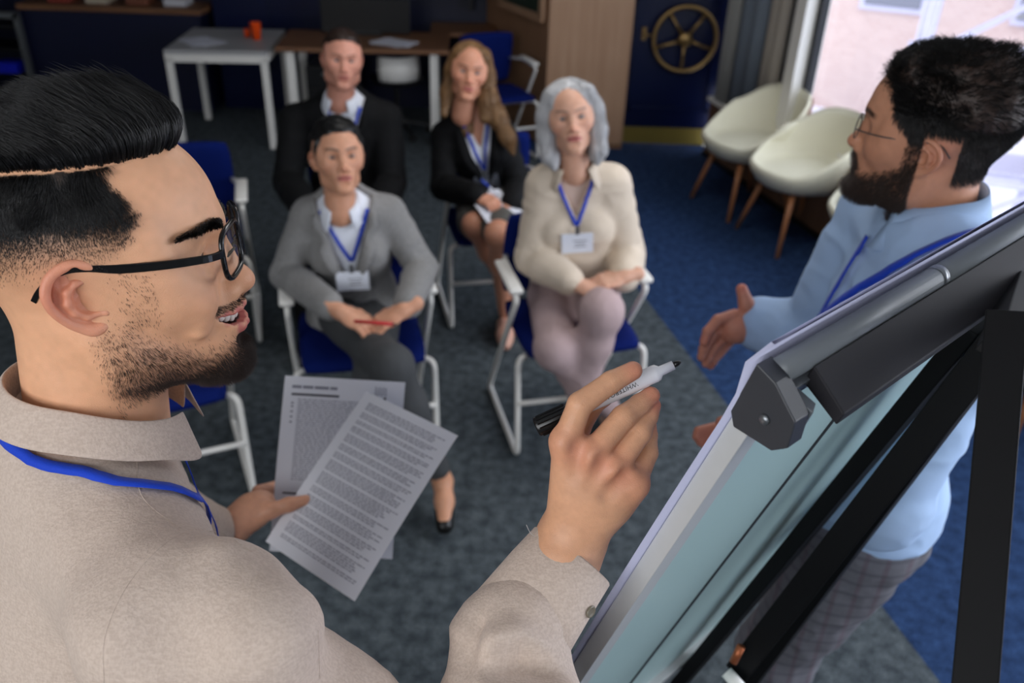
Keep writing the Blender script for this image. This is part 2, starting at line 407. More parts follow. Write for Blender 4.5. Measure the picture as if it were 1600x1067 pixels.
# recessed panel rails on the door
g = G()
for z in (.28, 1.36, 2.16): g.box((1.125, 6.558, z), (.62, .014, .03))
for x in (.83, 1.42): g.box((x, 6.558, 1.22), (.03, .014, 1.9))
g.ob('door_moulding', M_navy2, d)
g = G(); g.box((.885, 6.55, .83), (.03, .02, .09)); g.tube([(.885, 6.55, .83), (.885, 6.5, .83), (.93, 6.49, .83)], .008); g.ob('door_handle', M_brass, d)
hw = thing('handwheel', 'round brass handwheel with five spokes mounted on the navy door', 'wheel', (1.178, 6.50, .81))
def ringpts(r, n=48): return [(r*math.cos(2*PI*i/n), 0, r*math.sin(2*PI*i/n)) for i in range(n)]
G().tube(ringpts(.225), .0165, 10, True).ob('rim', M_brass, hw, True)
for k in range(5):
    a = math.radians(-90+72*k); G().tube([(.03*math.cos(a), 0, .03*math.sin(a)), (.12*math.cos(a), -.004, .12*math.sin(a)), (.22*math.cos(a), 0, .22*math.sin(a))], [.016, .011, .013], 10).ob('spoke', M_brass, hw, True)
G().lathe([(.001, -.075), (.03, -.075), (.032, -.01), (.05, -.005), (.052, .018), (.035, .03), (.001, .032)], 24, (RX(PI/2), (0, 0, 0))).ob('hub', M_brass, hw, True)
# ---- curtain beside the window and the window wall
def curtain(name, s0, s1, folds, amp, c, z0, z1, label):
    n = folds*8+1; V = []
    for i in range(n):
        s = s0+(s1-s0)*i/(n-1); o = .07+amp*math.sin(2*PI*folds*i/(n-1))+amp*.3*math.sin(5.3*i)
        for z in np.linspace(z0, z1, 5): V.append(wp(s, z, o*(1-.15*(z-z0)/(z1-z0))))
    Fc = [(i*5+j, i*5+5+j, i*5+6+j, i*5+1+j) for i in range(n-1) for j in range(4)]
    o = mk(name, V, Fc, plain('curtain_'+str(c), c, .85, var=.04, bump=.05), None); so = o.modifiers.new('t', 'SOLIDIFY'); so.thickness = .004
    tag(o, label, 'curtain'); return o
curtain('curtain', 0.03, .20, 3, .02, (150, 150, 146), .44, 2.85, 'pale grey pleated curtain hanging next to the navy door')
curtain('curtain', .22, .56, 2, .02, (112, 122, 134), .44, 2.85, 'blue-grey curtain between the pale curtain and the beige one')
curtain('curtain', .58, .80, 2, .016, (158, 150, 140), .44, 2.85, 'beige curtain hanging next to the white window post')
def wbox(name, s0, s1, z0, z1, off0, off1, mat, parent=None, kind=True):
    o = G().box(wp((s0+s1)/2, (z0+z1)/2, (off0+off1)/2), (s1-s0, abs(off1-off0), z1-z0), UR).ob(name, mat, parent)
    if parent is None and kind: st(o)
    return o
wbox('wall_window_plinth', -.05, 9.6, 0, .41, -.02, .06, M_ply)
wbox('trim_1', -.05, 9.6, .41, .44, -.14, .09, M_white)          # sill
wbox('trim_2', -.05, 9.6, 0, .03, .06, .075, M_dark)
wbox('wall_window_left', -.1, .88, .44, 2.95, -.14, -.04, M_wall)
wbox('wall_window_head', .88, 9.6, 2.5, 2.95, -.14, -.02, M_wall)
for i, (a, b) in enumerate(((.88, 3.6), (3.6, 6.3), (6.3, 9.5))):
    wf = G(); 
    for s_ in (a, b-.07): wf.box(wp(s_+.035, 1.47, -.02), (.07 if s_ != a else .11, .16, 2.06), UR)
    for z in (.47, 2.47): wf.box(wp((a+b)/2, z, -.04), (b-a, .07, .06), UR)
    o = wf.ob('window_%d' % (i+1), M_white); st(o)
    G().box(wp(a+.11, 1.47, -.04), (.045, .05, 2.02), UR).ob('seal', M_dark, o)
    tg = NT('window_glass') if i == 0 else None
    if tg:
        tg.b.inputs['Base Color'].default_value = (1, 1, 1, 1); tg.b.inputs['Roughness'].default_value = 0; tg.b.inputs['IOR'].default_value = 1.45
        tg.b.inputs['Transmission Weight'].default_value = 1
        lp = tg.n('ShaderNodeBsdfTransparent'); gl = tg.n('ShaderNodeBsdfGlossy'); gl.inputs['Roughness'].default_value = .02; lw = tg.n('ShaderNodeLayerWeight'); lw.inputs[0].default_value = .12; fr = tg.n('ShaderNodeMath', operation='MULTIPLY'); fr.inputs[1].default_value = .35; tg.l(lw.outputs['Facing'], fr.inputs[0]); mx = tg.n('ShaderNodeMixShader')
        tg.l(fr.outputs[0], mx.inputs[0]); tg.l(lp.outputs[0], mx.inputs[1]); tg.l(gl.outputs[0], mx.inputs[2]); tg.l(mx.outputs[0], tg.t.nodes['Material Output'].inputs[0]); M_glass = tg.m
    G().box(wp((a+b)/2, 1.47, -.05), (b-a-.12, .006, 1.96), UR).ob('pane', M_glass, o)
# ---- oak closet beside the door
cl = thing('wardrobe', 'tall pale oak wardrobe beside the navy door', 'wardrobe', (.48, 6.8, 0))
def loc(o, p): return np.array(p)-np.array(o.location)
ga = [(.185, 6.44), (.785, 6.44), (.785, 7.4), (-.30, 7.4)]
V = [(x, y, z) for z in (0.0, 2.9) for x, y in ga]
mk('carcass', V, [(0, 1, 5, 4), (1, 2, 6, 5), (2, 3, 7, 6), (3, 0, 4, 7), (4, 5, 6, 7), (3, 2, 1, 0)], M_oak_shade, cl, False, None, cl.location)
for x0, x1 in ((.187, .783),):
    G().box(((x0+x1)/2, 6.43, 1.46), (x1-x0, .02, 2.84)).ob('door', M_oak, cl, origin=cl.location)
# framed pane fixed to the closet's side
fr = thing('picture_frame', 'wood framed dark green board on the side of the oak wardrobe', 'frame', (.0, 6.8, 1.1))
sd = nrm((-.30-.185, 7.4-6.44, 0)); nn = np.array([-sd[1], sd[0], 0]); 
if nn[0] > 0: nn = -nn
Rf = np.stack([sd, nn, (0, 0, 1)], 1)
c0 = np.array([.185, 6.44, 0])+sd*.42+nn*.015
G().box(c0+[0, 0, 1.32], (.66, .012, .80), Rf).ob('board', plain('green_board', (52, 66, 56), .3), fr, origin=fr.location)
g = G()
for z in (.92, 1.72): g.box(c0+nn*.008+[0, 0, z], (.72, .03, .05), Rf)
for s_ in (-.345, .345): g.box(c0+nn*.008+sd*s_+[0, 0, 1.32], (.05, .03, .80), Rf)
g.ob('frame', M_oak, fr, origin=fr.location)
# ---- things along the back wall
sh = thing('wall_counter', 'low navy counter with a wooden top against the back wall', 'counter', (-3.25, 7.2, 0))
G().box((0, .02, .38), (1.42, .34, .76)).ob('body', M_navy, sh)
G().box((.02, 0, .785), (1.44, .40, .04)).ob('top', M_desk, sh, bev=.004)
for i, (x, c, hh) in enumerate(((-.42, (150, 60, 50), .05), (-.12, (190, 180, 160), .04), (.2, (120, 70, 50), .06), (.5, (200, 200, 205), .05))):
    b = G().box((-3.25+x, 7.22, .806+hh/2), (.17, .2, hh)).ob('book', plain('bookc%d' % i, c, .6), bev=.003)
    tag(b, ['red', 'cream', 'brown', 'white'][i]+' book lying on the wooden top of the navy counter', 'book')
lk = thing('cabinet', 'dark navy cabinet between the wooden-topped counter and the desk', 'cabinet', (-2.02, 7.19, 0))
G().box((0, .1, .75), (.92, .2, 1.5)).ob('body', M_navy2, lk, bev=.004)
for x in (-.23, .23): 
    dd = G().box((x, -.008, .78), (.44, .016, 1.38)).ob('door', M_navy2, lk, bev=.003)
sf = thing('wall_shelf', 'brown wooden wall shelf above the desk', 'shelf', (-.92, 7.3, .98))
G().box((0, 0, 0), (1.3, .3, .035)).ob('board', M_desk, sf)
for x in (-.5, .5): G().box((x, .05, -.08), (.03, .2, .14)).ob('bracket', M_dark, sf)
# rack at far left
rk = thing('storage_rack', 'grey metal rack with dark shelves at the left wall', 'rack', (-4.35, 7.15, 0))
for x in (-.40, .40):
    for y in (-.17, .17): G().box((x, y, .37), (.045, .045, .74)).ob('post', M_steel, rk)
G().box((0, -.17, .725), (.84, .045, .045)).ob('rail', M_steel, rk)
for z in (.08, .27, .46, .63): G().box((0, 0, z), (.78, .36, .02)).ob('shelf', M_dark, rk)
Mb = plain('cobalt_plastic', (10, 26, 190), .4)
for x, y, z, sx, sz, lab in ((-4.12, 7.02, .28, .16, .07, 'cobalt blue box on the middle shelf of the metal rack'), (-4.05, 7.02, .09, .12, .06, 'small cobalt blue box on the lowest shelf of the metal rack'), (-4.42, 7.02, .47, .2, .08, 'cobalt blue box on the upper shelf of the metal rack')):
    g = G().box((x, y, z+sz/2), (sx, .14, sz)); g.box((x, y, z+sz+.006), (sx+.012, .15, .012)); tag(g.ob('storage_box', Mb, bev=.003), lab, 'box')
# ---- white table with its paper and cup
tb = thing('table', 'small square white table with straight legs by the back wall', 'table', (-2.16, 6.50, 0), math.radians(4))
G().box((0, 0, .685), (.70, .78, .03)).ob('tabletop', plain('grey_tabletop', (168, 168, 168), .5), tb, bev=.003)
g = G(); 
for y in (-.365, .365): g.box((0, y, .645), (.70, .045, .055))
for x in (-.33, .33): g.box((x, 0, .645), (.045, .69, .055))
g.ob('frame', M_white, tb)
for x in (-.327, .327):
    for y in (-.365, .365): G().box((x, y, .325), (.045, .045, .65)).ob('leg', M_white, tb, bev=.003)
M_paper = plain('paper', (224, 226, 236), .8, var=.02)
def sheetstack(name, lab, loc_, rz, n=2, cat='paper'):
    o = thing(name, lab, cat, loc_, rz)
    for i in range(n):
        a = rng.uniform(-.4, .4); G().box((rng.uniform(-.02, .02), rng.uniform(-.02, .02), .002+.0025*i), (.21, .297, .0015), RZ(a)).ob('sheet', M_paper, o)
    return o
sheetstack('paper_sheets', 'loose white sheets lying on the white table', (-2.30, 6.36, .701), .9)
cp = thing('paper_cup', 'tall bright orange cup standing on the white table', 'cup', (-1.95, 6.52, .7))
M_orange = plain('orange', (255, 84, 12), .5)
G().lathe([(.001, 0), (.029, 0), (.04, .115), (.042, .118), (.038, .118), (.028, .006), (.001, .006)], 24).ob('body', M_orange, cp, True)
cp2 = thing('paper_cup', 'small low orange cup beside the tall orange cup', 'cup', (-2.04, 6.60, .7)); G().lathe([(.001, 0), (.022, 0), (.026, .05), (.02, .06), (.001, .06)], 16).ob('body', M_orange, cp2, True)
# ---- desk of two brown tops
dk = thing('desk', 'brown wooden desk with white legs along the back wall', 'desk', (-1.15, 6.55, 0), math.radians(4))
G().box((.0, .0, .705), (1.22, .64, .03)).ob('tabletop', M_desk, dk, bev=.004)
for x in (-.52, .50):
    for y in (-.24, .26): G().box((x, y, .345), (.055, .055, .69)).ob('leg', M_white, dk)
G().box((0, 0, .675), (1.0, .03, .03)).ob('rail', M_dark, dk)
dk2 = thing('desk', 'darker brown side desk between the long desk and the oak wardrobe', 'desk', (-.47, 7.13, 0), math.radians(4))
G().box((0, 0, .705), (.52, .46, .03)).ob('tabletop', M_desk, dk2, bev=.004)
for x in (-.22, .22):
    for y in (-.19, .19): G().box((x, y, .345), (.05, .05, .69)).ob('leg', M_dark, dk2)
sheetstack('paper_sheets', 'loose white sheets lying on the brown desk', (-.93, 6.45, .722), 1.3, 3)
mon = thing('monitor', 'black wide monitor lying low at the back of the desk', 'monitor', (-1.18, 6.74, .722), math.radians(4))
G().box((0, 0, .13), (.66, .03, .24)).ob('screen', M_black, mon, bev=.004)
G().box((0, .02, .01), (.24, .16, .018)).ob('stand', M_black, mon)
oc = thing('office_chair', 'office chair with a pale shell tucked under the brown desk', 'chair', (-.95, 6.62, 0), .3)
G().lathe([(.001, .40), (.17, .40), (.20, .43), (.19, .46), (.001, .46)], 24).ob('seat', M_black, oc, True)
V = []; 
for i in range(9):
    a = math.radians(-50+100*i/8)
    for z, r in ((.42, .19), (.52, .21), (.62, .2)): V.append((r*math.sin(a), -r*math.cos(a), z))
o = mk('backrest', V, [(i*3+j, i*3+3+j, i*3+4+j, i*3+1+j) for i in range(8) for j in range(2)], M_white, oc); o.modifiers.new('s', 'SOLIDIFY').thickness = .02
G().tube([(0, 0, .1), (0, 0, .4)], .022).ob('column', M_dark, oc)
for k in range(5):
    a = 2*PI*k/5; G().tube([(0, 0, .11), (.24*math.cos(a), .24*math.sin(a), .06)], [.02, .012], 8).ob('base_arm', M_dark, oc); G().tube([(.24*math.cos(a), .24*math.sin(a)-.012, .028), (.24*math.cos(a), .24*math.sin(a)+.012, .028)], .028, 12).ob('caster', M_black, oc)
pd = thing('pedestal', 'black drawer pedestal under the brown desk', 'pedestal', (-1.42, 6.62, 0))
G().box((0, 0, .27), (.34, .38, .54)).ob('body', M_black, pd, bev=.004)
for z in (.12, .3, .46): 
    q = G().box((0, -.196, z), (.32, .012, .15)).ob('drawer', M_dark, pd); G().box((0, -.205, z+.03), (.1, .01, .02)).ob('handle', M_steel, q)

# ---- blue visitor chairs
def visitor_chair():
    t = thing('visitor_chair', '', 'chair')
    v = []; n_ = 11
    def cushion(name, w_, d_, h_, R, c):
        V = []; Fc = []; N1 = 12
        for side in (1, -1):
            for i in range(N1+1):
                for j in range(N1+1):
                    x = 2*i/N1-1; y = 2*j/N1-1; e = (1-abs(x)**6)*(1-abs(y)**6)
                    sx = x*(1-.07*abs(y)**4); sy = y*(1-.07*abs(x)**4)
                    V.append((sx*w_/2, sy*d_/2, side*(h_/2*(.35+.65*e**.5))))
        for q in (0, 1):
            b = q*(N1+1)**2
            for i in range(N1):
                for j in range(N1):
                    a = b+i*(N1+1)+j; f = (a, a+N1+1, a+N1+2, a+1); Fc.append(f if q == 0 else f[::-1])
        o = (N1+1)**2; rim = [i*(N1+1) for i in range(N1+1)]+[N1*(N1+1)+j for j in range(1, N1+1)]+[i*(N1+1)+N1 for i in range(N1-1, -1, -1)]+[j for j in range(N1-1, 0, -1)]
        for a, b in zip(rim, rim[1:]+rim[:1]): Fc.append((a, a+o, b+o, b))
        return mk(name, np.array(V)@np.array(R).T+np.array(c), Fc, M_blue, t)
    cushion('seat', .44, .44, .055, np.eye(3), (0, 0, .445))
    cushion('backrest', .42, .38, .04, RX(math.radians(78)), (0, -.240, .645))
    for s in (-1, 1):
        x = s*.245
        p = round_path([(s*.20, .14, .415), (x, .17, .412), (x, .215, .012), (x, -.28, .012), (x, .125, .640), (x, -.10, .655), (s*.2, -.235, .64)], .04)
        G().tube(p, .0115, 10).ob('side_frame', M_white, t, True)
        a = G().bar((x, .12, .662), (x, -.13, .668), .052, .022).ob('armrest', M_white, t, True, bev=.009)
    G().tube([(-.245, .197, .24), (.245, .197, .24)], .010, 10).ob('stretcher', M_white, t, True)
    G().tube([(-.2, -.12, .415), (.2, -.12, .415)], .010, 10).ob('seat_rail', M_white, t, True)
    G().tube([(-.2, .14, .415), (.2, .14, .415)], .010, 10).ob('seat_rail', M_white, t, True)
    return t
vc = visitor_chair(); CH = {}
def vf(fx, fy): return math.atan2(-fx, fy)
for i, (nm, x, y, a, lab) in enumerate((
        ('gs', -.558, 2.72, math.radians(194.7), 'blue visitor chair under the woman in the grey blazer'),
        ('gw', .218, 2.868, math.radians(194.7), 'blue visitor chair under the grey-haired woman in cream'),
        ('b', -1.20, 2.40, math.radians(205), 'empty blue visitor chair in the front row at the left'),
        ('a', -1.45, 3.50, math.radians(196), 'empty blue visitor chair in the back row at the left'),
        ('man', -.80, 3.83, math.radians(186), 'blue visitor chair under the man in the black suit'),
        ('bl', -.10, 3.82, math.radians(193.3), 'blue visitor chair under the woman with long fair hair'),
        ('far', -.17, 6.20, math.radians(205), 'empty blue visitor chair in front of the oak wardrobe by the desk'))):
    o = vc if i == 0 else copy_tree(vc)
    o.location = (x, y, 0); o.rotation_euler = (0, 0, a); tag(o, lab, 'chair', 'blue visitor chairs with white frames'); CH[nm] = (np.array([x, y, 0]), a)
# ---- shell armchairs by the window
M_leg = wood('beech_leg', (160, 104, 66), (180, 122, 80), (1, 1, .1), .4)
M_shell = wood('walnut_shell', (132, 80, 50), (156, 98, 62), (1, 1, .3), .35)
M_bluecush = plain('blue_cushion', (52, 92, 140), .7, var=.05)
def armchair(cush=None):
    t = thing('armchair', '', 'armchair'); nph = 48
    def rim(ph):   # ph 0 = front (+y)
        c = math.cos(ph); b = (1-c)/2
        z = .475+.06*smoothstep(.12, .4, b)+.09*smoothstep(.3, .62, b)+.12*smoothstep(.6, .98, b)
        return z
    def rad(ph): c = math.cos(ph); return .285+.02*c*c+(.0 if c > 0 else .01)
    def layer(prof, mat, name, o=0.0):
        V = []; Fc = []; m_ = len(prof)
        for i, (t_, zz, mode) in enumerate(prof):
            for k in range(nph):
                ph = 2*PI*k/nph; z1 = rim(ph)
                r = rad(ph)*t_+o*(1 if mode else 0)
                z = zz+(z1-.44)*mode
                V.append((r*math.sin(ph)*1.0, r*math.cos(ph)*.98, z))
        for i in range(m_-1):
            for k in range(nph): k2 = (k+1) % nph; Fc.append((i*nph+k, i*nph+k2, (i+1)*nph+k2, (i+1)*nph+k))
        V.append((0, 0, prof[0][1])); c_ = len(V)-1
        for k in range(nph): Fc.append((c_, (k+1) % nph, k))
        return mk(name, V, Fc, mat, t)
    layer([(.15, .455, 0), (.5, .452, 0), (.72, .44, 0), (.84, .445, .12), (.92, .45, .45), (.955, .445, .85), (.985, .445, 1), (1.03, .435, 1), (1.04, .42, .98), (.98, .39, .75), (.90, .37, .35), (.78, .355, .05), (.4, .345, 0)], M_cream, 'upholstery')
    # wooden outer shell wraps sides and back
    V = []; Fc = []; ks = list(range(13, 36))
    for k in ks:
        ph = 2*PI*k/nph; z1 = rim(ph); e = min(1, (k-12)/4, (36-k)/4)
        for q in range(5):
            f = q/4; r = rad(ph)*(.955+.095*f**.6)+.004; V.append((r*math.sin(ph), r*math.cos(ph)*.98, .350+(z1-.022-.350)*f*max(e, .25)))
    Fc = [(i*5+j, i*5+5+j, i*5+6+j, i*5+1+j) for i in range(len(ks)-1) for j in range(4)]
    o = mk('shell', V, Fc, M_shell, t); s = o.modifiers.new('s', 'SOLIDIFY'); s.thickness = .008; s.offset = -1
    if cush: 
        G().lathe([(.001, .44), (.17, .445), (.235, .47), (.24, .505), (.2, .53), (.001, .54)], 36).ob('cushion', cush, t, True)
    for sx in (-1, 1):
        for sy in (-1, 1): G().tube([(sx*.14, sy*.14, .37), (sx*.225, sy*.225, 0)], [.019, .012], 12).ob('leg', M_leg, t, True)
    G().box((0, 0, .352), (.32, .32, .015)).ob('seat_plate', M_dark, t)
    return t
ac = armchair(); AY = math.atan2(.96456, -.26388)
facing = math.atan2(-NI[0], NI[1])
for i, (x, y, dz, lab) in enumerate(((1.455, 5.32, .10, 'cream shell armchair nearest the navy door'), (1.645, 4.80, .06, 'cream shell armchair in the middle of the row by the window'), (2.20, 3.1, .0, 'cream shell armchair behind the bearded man in the blue shirt'))):
    o = ac if i == 0 else copy_tree(ac); o.location = (x, y, 0); o.rotation_euler = (0, 0, facing+dz); tag(o, lab, 'armchair', 'shell armchairs along the window')
o = armchair(M_bluecush); o.location = (1.90, 4.12, 0); o.rotation_euler = (0, 0, facing); tag(o, 'shell armchair with blue seat cushion just left of the bearded man', 'armchair', 'shell armchairs along the window')

# ---- outside
og = G().box((22, 2, -1.6), (36, 40, .2)).ob('ground', M_outdoor); tag(og, kind='structure')
def brick_mat():
    t = NT('salmon_brick'); tc = t.n('ShaderNodeTexCoord'); mp = t.n('ShaderNodeMapping'); mp.inputs['Rotation'].default_value = (PI/2, 0, 0); t.l(tc.outputs['Object'], mp.inputs[0])
    b = t.n('ShaderNodeTexBrick'); b.inputs['Scale'].default_value = 4; b.inputs['Color1'].default_value = (*s2l((192, 154, 142)), 1); b.inputs['Color2'].default_value = (*s2l((208, 176, 164)), 1); b.inputs['Mortar'].default_value = (*s2l((214, 200, 196)), 1)
    t.l(mp.outputs[0], b.inputs['Vector']); t.l(t.mixc(t.noise(.6).outputs[0], b.outputs[0], s2l((206, 188, 182))), t.b.inputs['Base Color']); t.b.inputs['Roughness'].default_value = .9; return t.m
bd = thing('building', 'salmon brick building outside the window behind white scaffolding', 'building', (9.0, 12.5, -1.5), math.radians(-28))
G().box((0, 0, 1.9), (14, 2.0, 4.2)).ob('wall', brick_mat(), bd)
M_lav = plain('pale_steel', (196, 194, 214), .6)
for x in (-5.2, -3.6, -1.6, .6, 2.8): 
    f_ = G().box((x, -1.02, 2.1), (.9, .06, 1.2)).ob('window', M_lav, bd); G().box((x, -1.06, 2.1), (.76, .02, 1.05)).ob('pane', plain('dim_pane', (120, 122, 134), .2), f_)
sc = thing('scaffolding', 'pale lavender steel scaffolding tower outside the window', 'scaffold', (3.6, 8.0, -1.5), math.radians(-20))
for x in (0, 1.3, 2.6):
    for y in (0, .8): G().tube([(x, y, 0), (x, y, 3.6)], .05, 8).ob('pole', M_lav, sc)
for z in (.9, 1.9, 2.9):
    for y in (0, .8): G().tube([(-.1, y, z), (2.7, y, z)], .04, 8).ob('rail', M_lav, sc)
    G().box((1.3, .4, z+.06), (2.7, .7, .05)).ob('deck', M_lav, sc)
for x in (0, 1.3):
    for z in (0, .95, 1.95): G().tube([(x, 0, z), (x+1.3, 0, z+.9)], .03, 8).ob('brace', M_lav, sc)
M_bark = plain('winter_bark', (150, 140, 132), .9); M_tw = plain('winter_leaf', (196, 188, 170), .9, var=.2)
for (x, y, hgt, lab) in ((6.2, 7.2, 4.4, 'bare winter tree outside, nearest the scaffolding'), (7.8, 5.8, 4.2, 'bare winter tree outside, behind the bearded man'), (8.5, 8.4, 4.6, 'bare winter tree outside, farthest from the window')):
    t = thing('tree', lab, 'tree', (x, y, -1.5)); G().tube([(0, 0, 0), (.05, 0, hgt*.5), (0, .1, hgt)], [.12, .08, .03], 8).ob('trunk', M_bark, t, True)
    P = []; R = []
    for k in range(160):
        z0 = hgt*rng.uniform(.3, .95); a = rng.uniform(0, 2*PI); L = rng.uniform(.6, 1.5); p0 = np.array([0, 0, z0]); p1 = p0+np.array([math.cos(a)*L, math.sin(a)*L, rng.uniform(.0, .6)])
        P.append([p0, (p0+p1)/2+rng.normal(0, .08, 3), p1]); R.append([.022, .014, .006])
        for q in range(3):
            p2 = p1+rng.normal(0, .35, 3); P.append([(p0+p1)/2, ((p0+p1)/2+p2)/2, p2]); R.append([.012, .008, .004])
    strands(np.array(P), np.array(R), M_tw, 'branches', t)
# ================================================================== people: heads
def _mir(L): return [(-x, y, z, r) for x, y, z, r in L[::-1] if x > 0]+L
SM_UP = _mir([(0, .1060, -.0572, .0036), (.012, .1040, -.0578, .0034), (.025, .0985, -.0570, .0028), (.035, .0895, -.0545, .0024), (.0425, .0795, -.0510, .0020)])
SM_LO = _mir([(0, .1035, -.0775, .0066), (.012, .1015, -.0760, .0064), (.025, .0950, -.0690, .0046), (.035, .0875, -.0610, .0030), (.0425, .0795, -.0525, .0020)])
SM_OPEN = _mir([(0, .1050, -.0660, .0052), (.012, .1030, -.0655, .0052), (.025, .0975, -.0630, .0046), (.035, .0890, -.0575, .0024), (.0410, .0815, -.0528, .0010)])
def head_vol(h=.003, smile=0.0, jaw=1.0, nose=1.0, cheek=1.0, fem=0.0, ear=1.0, ears=(1, -1), fine=False):
    'a head in its own frame: x right, y forward, z up, metres'
    v = Vol(h); jw = jaw*(1-.08*fem)
    v.ell((0, -.010, .034), (.0765, .098, .082), .02)
    v.ell((0, .018, .030), (.066, .080, .072), .03)
    v.ell((0, .030, -.030), (.060*jw, .062, .080), .03)
    for s in (-1, 1):
        v.ell((s*.045, .056, -.022*cheek), (.022, .026, .022), .03)
        gx = (.052-.008*fem)*jw
        v.cone((s*gx*1.06, .0, -.050), (s*gx, .012, -.076), .016, .014, .03)
        v.cone((s*gx, .012, -.076), (s*.016*jw, .078, -.104), .014, .014, .03)
        v.ell((s*.060, .020, .012), (.012, .035, .03), .03)
    v.ell((0, .082, -.101+.004*fem), (.019-.003*fem, .0175-.001*fem, .017-.001*fem), .022)          # chin
    v.ell((0, .0765, -.064), (.034, .0225, .028), .024)                  # muzzle
    for s in (-1, 1): v.cone((s*.034, .077-.007*fem, .0225), (s*.008, .0885-.007*fem, .019), .010, .0095, .018)    # brow ridge
    for s in (-1, 1):                                                     # eye sockets
        v.ell((s*.0315, .1005, .002), (.0175, .0165+.001*fem, .0120), .014, sub=True)
    # nose
    v.chain([((0, .082, .012), .0085), ((0, .094, -.010), .0085*nose), ((0, .1045, -.031), .0105*nose)], .012)
    v.ell((0, .1095, -.0365), (.0105*nose, .0115, .0100), .008)
    for s in (-1, 1):
        v.ell((s*.0125*nose, .0965, -.0415), (.0078, .0105, .0075), .008)
        v.ell((s*.0062, .1035, -.0480), (.0042, .0055, .0042), .003, sub=True)
    v.ell((0, .0965, -.046), (.0035, .012, .0045), .006)
    # eyelids round the eyeballs
    for s in (-1, 1):
        v.ell((s*.0310, .0735, .0015), (.0158, .0150, .0150), .006)
        v.ell((s*.0310, .0905, .0005), (.0122, .0112, .0050 if smile < .5 else .0034), .003, sub=True)
    # lips
    if smile < .5:
        mw = .024+.003*smile; mz = .0035*smile
        v.chain([((-mw, .0885, -.0645+mz), .0022), ((-.012, .0975, -.0605), .0042), ((0, .0990, -.0612), .0040), ((.012, .0975, -.0605), .0042), ((mw, .0885, -.0645+mz), .0022)], .006)
        v.chain([((-mw, .0880, -.0658+mz), .0022), ((-.010, .0960, -.0718), .0052), ((.010, .0960, -.0718), .0052), ((mw, .0880, -.0658+mz), .0022)], .006)
        pts = [((-mw-.001, .0925, -.0652+mz), .0012), ((-.012, .1018, -.0655), .0014), ((.012, .1018, -.0655), .0014), ((mw+.001, .0925, -.0652+mz), .0012)]
        for i in range(3): v.cone(pts[i][0], pts[i+1][0], pts[i][1], pts[i+1][1], .0025, sub=True)
    else:
        # open smile: mouth corners pulled back and up, upper lip thin, lower lip full
        v.ell((0, .0775, -.068), (.030, .0215, .030), .02)
        for s in (-1, 1):
            v.ell((s*.044, .061, -.030), (.019, .022, .018), .02)        # raised cheek
            v.cone((s*.0490, .080, -.040), (s*.0500, .074, -.060), .004, .002, .020)
        for P_, r_ in ((SM_UP, 1), (SM_LO, 1)): v.chain([(p[:3], p[3]) for p in P_], .004)
        for i in range(len(SM_OPEN)-1):
            a, b = SM_OPEN[i], SM_OPEN[i+1]
            for q in (.006, .0, -.006, -.011):
                da = np.array((np.sign(a[0])*.25*min(1, abs(a[0])/.02), 1, 0))*q; db = np.array((np.sign(b[0])*.25*min(1, abs(b[0])/.02), 1, 0))*q
                v.cone(np.array(a[:3])+da, np.array(b[:3])+db, a[3], b[3], .0015, sub=True)
    v.ell((0, .1035, -.0868), (.018, .0085, .0055), .012, sub=True)     # dent above the chin
    for s in ears: ear_vol(v, s, ear)
    # neck
    nr = .058*(1-.17*fem)
    v.cone((0, -.022, -.050), (0, -.040, -.185), nr, nr*1.04, .03)
    return v
def ear_vol(v, s, ear=1.0, k=.003):
    q = lambda y, z, x: np.array((s*(.0695+(x-.074)*1.12), .007+(y+.008)*.98*ear, -.0125+(z+.008)*.84*ear))
    fl = RZ(s*math.radians(26))
    v.ell(q(-.019, -.002, .0775), (.0036, .0185*ear, .0270*ear), .004, fl)
    v.ell(q(-.024, -.002, .0800), (.0042, .0130*ear, .0230*ear), .004, fl)
    hx = [(-.004, -.003, .0765, .0020), (.002, .009, .0785, .0028), (-.001, .019, .0805, .0031), (-.010, .0268, .0840, .0033), (-.022, .0280, .0875, .0034), (-.033, .020, .0905, .0034), (-.0385, .006, .0915, .0032), (-.0370, -.009, .0900, .0029), (-.031, -.022, .0865, .0028), (-.0235, -.031, .0820, .0036), (-.0150, -.0365, .0780, .0050), (-.007, -.034, .0750, .0042)]
    H_ = catmull([(*q(a, b, c), r) for a, b, c, r in hx], 3)
    v.chain([(p[:3], p[3]) for p in H_], k)
    for p in (q(-.0265, .012, .0895), q(-.030, .000, .0905), q(-.016, .0195, .0865)): v.ell(p, (.006, .0035, .0062), .003, fl, sub=True)
    ah = [(-.009, .010, .0800, .0018), (-.018, .0105, .0840, .0026), (-.0245, .004, .0865, .0030), (-.0262, -.006, .0868, .0030), (-.0235, -.0155, .0845, .0029), (-.0165, -.0215, .0812, .0030), (-.009, -.0215, .0785, .0026)]
    v.chain([(q(a, b, c), r) for a, b, c, r in ah], k)
    v.ell(q(-.014, .001, .0840), (.0062, .0078, .0055), .003, fl, sub=True)
    v.ell(q(-.013, -.0095, .0825), (.0070, .0085, .0085), .003, fl, sub=True)
    v.ell(q(.0000, -.008, .0775), (.0036, .0036, .0058), .0035); v.ell(q(-.004, -.0215, .0775), (.0034, .0036, .0036), .003)
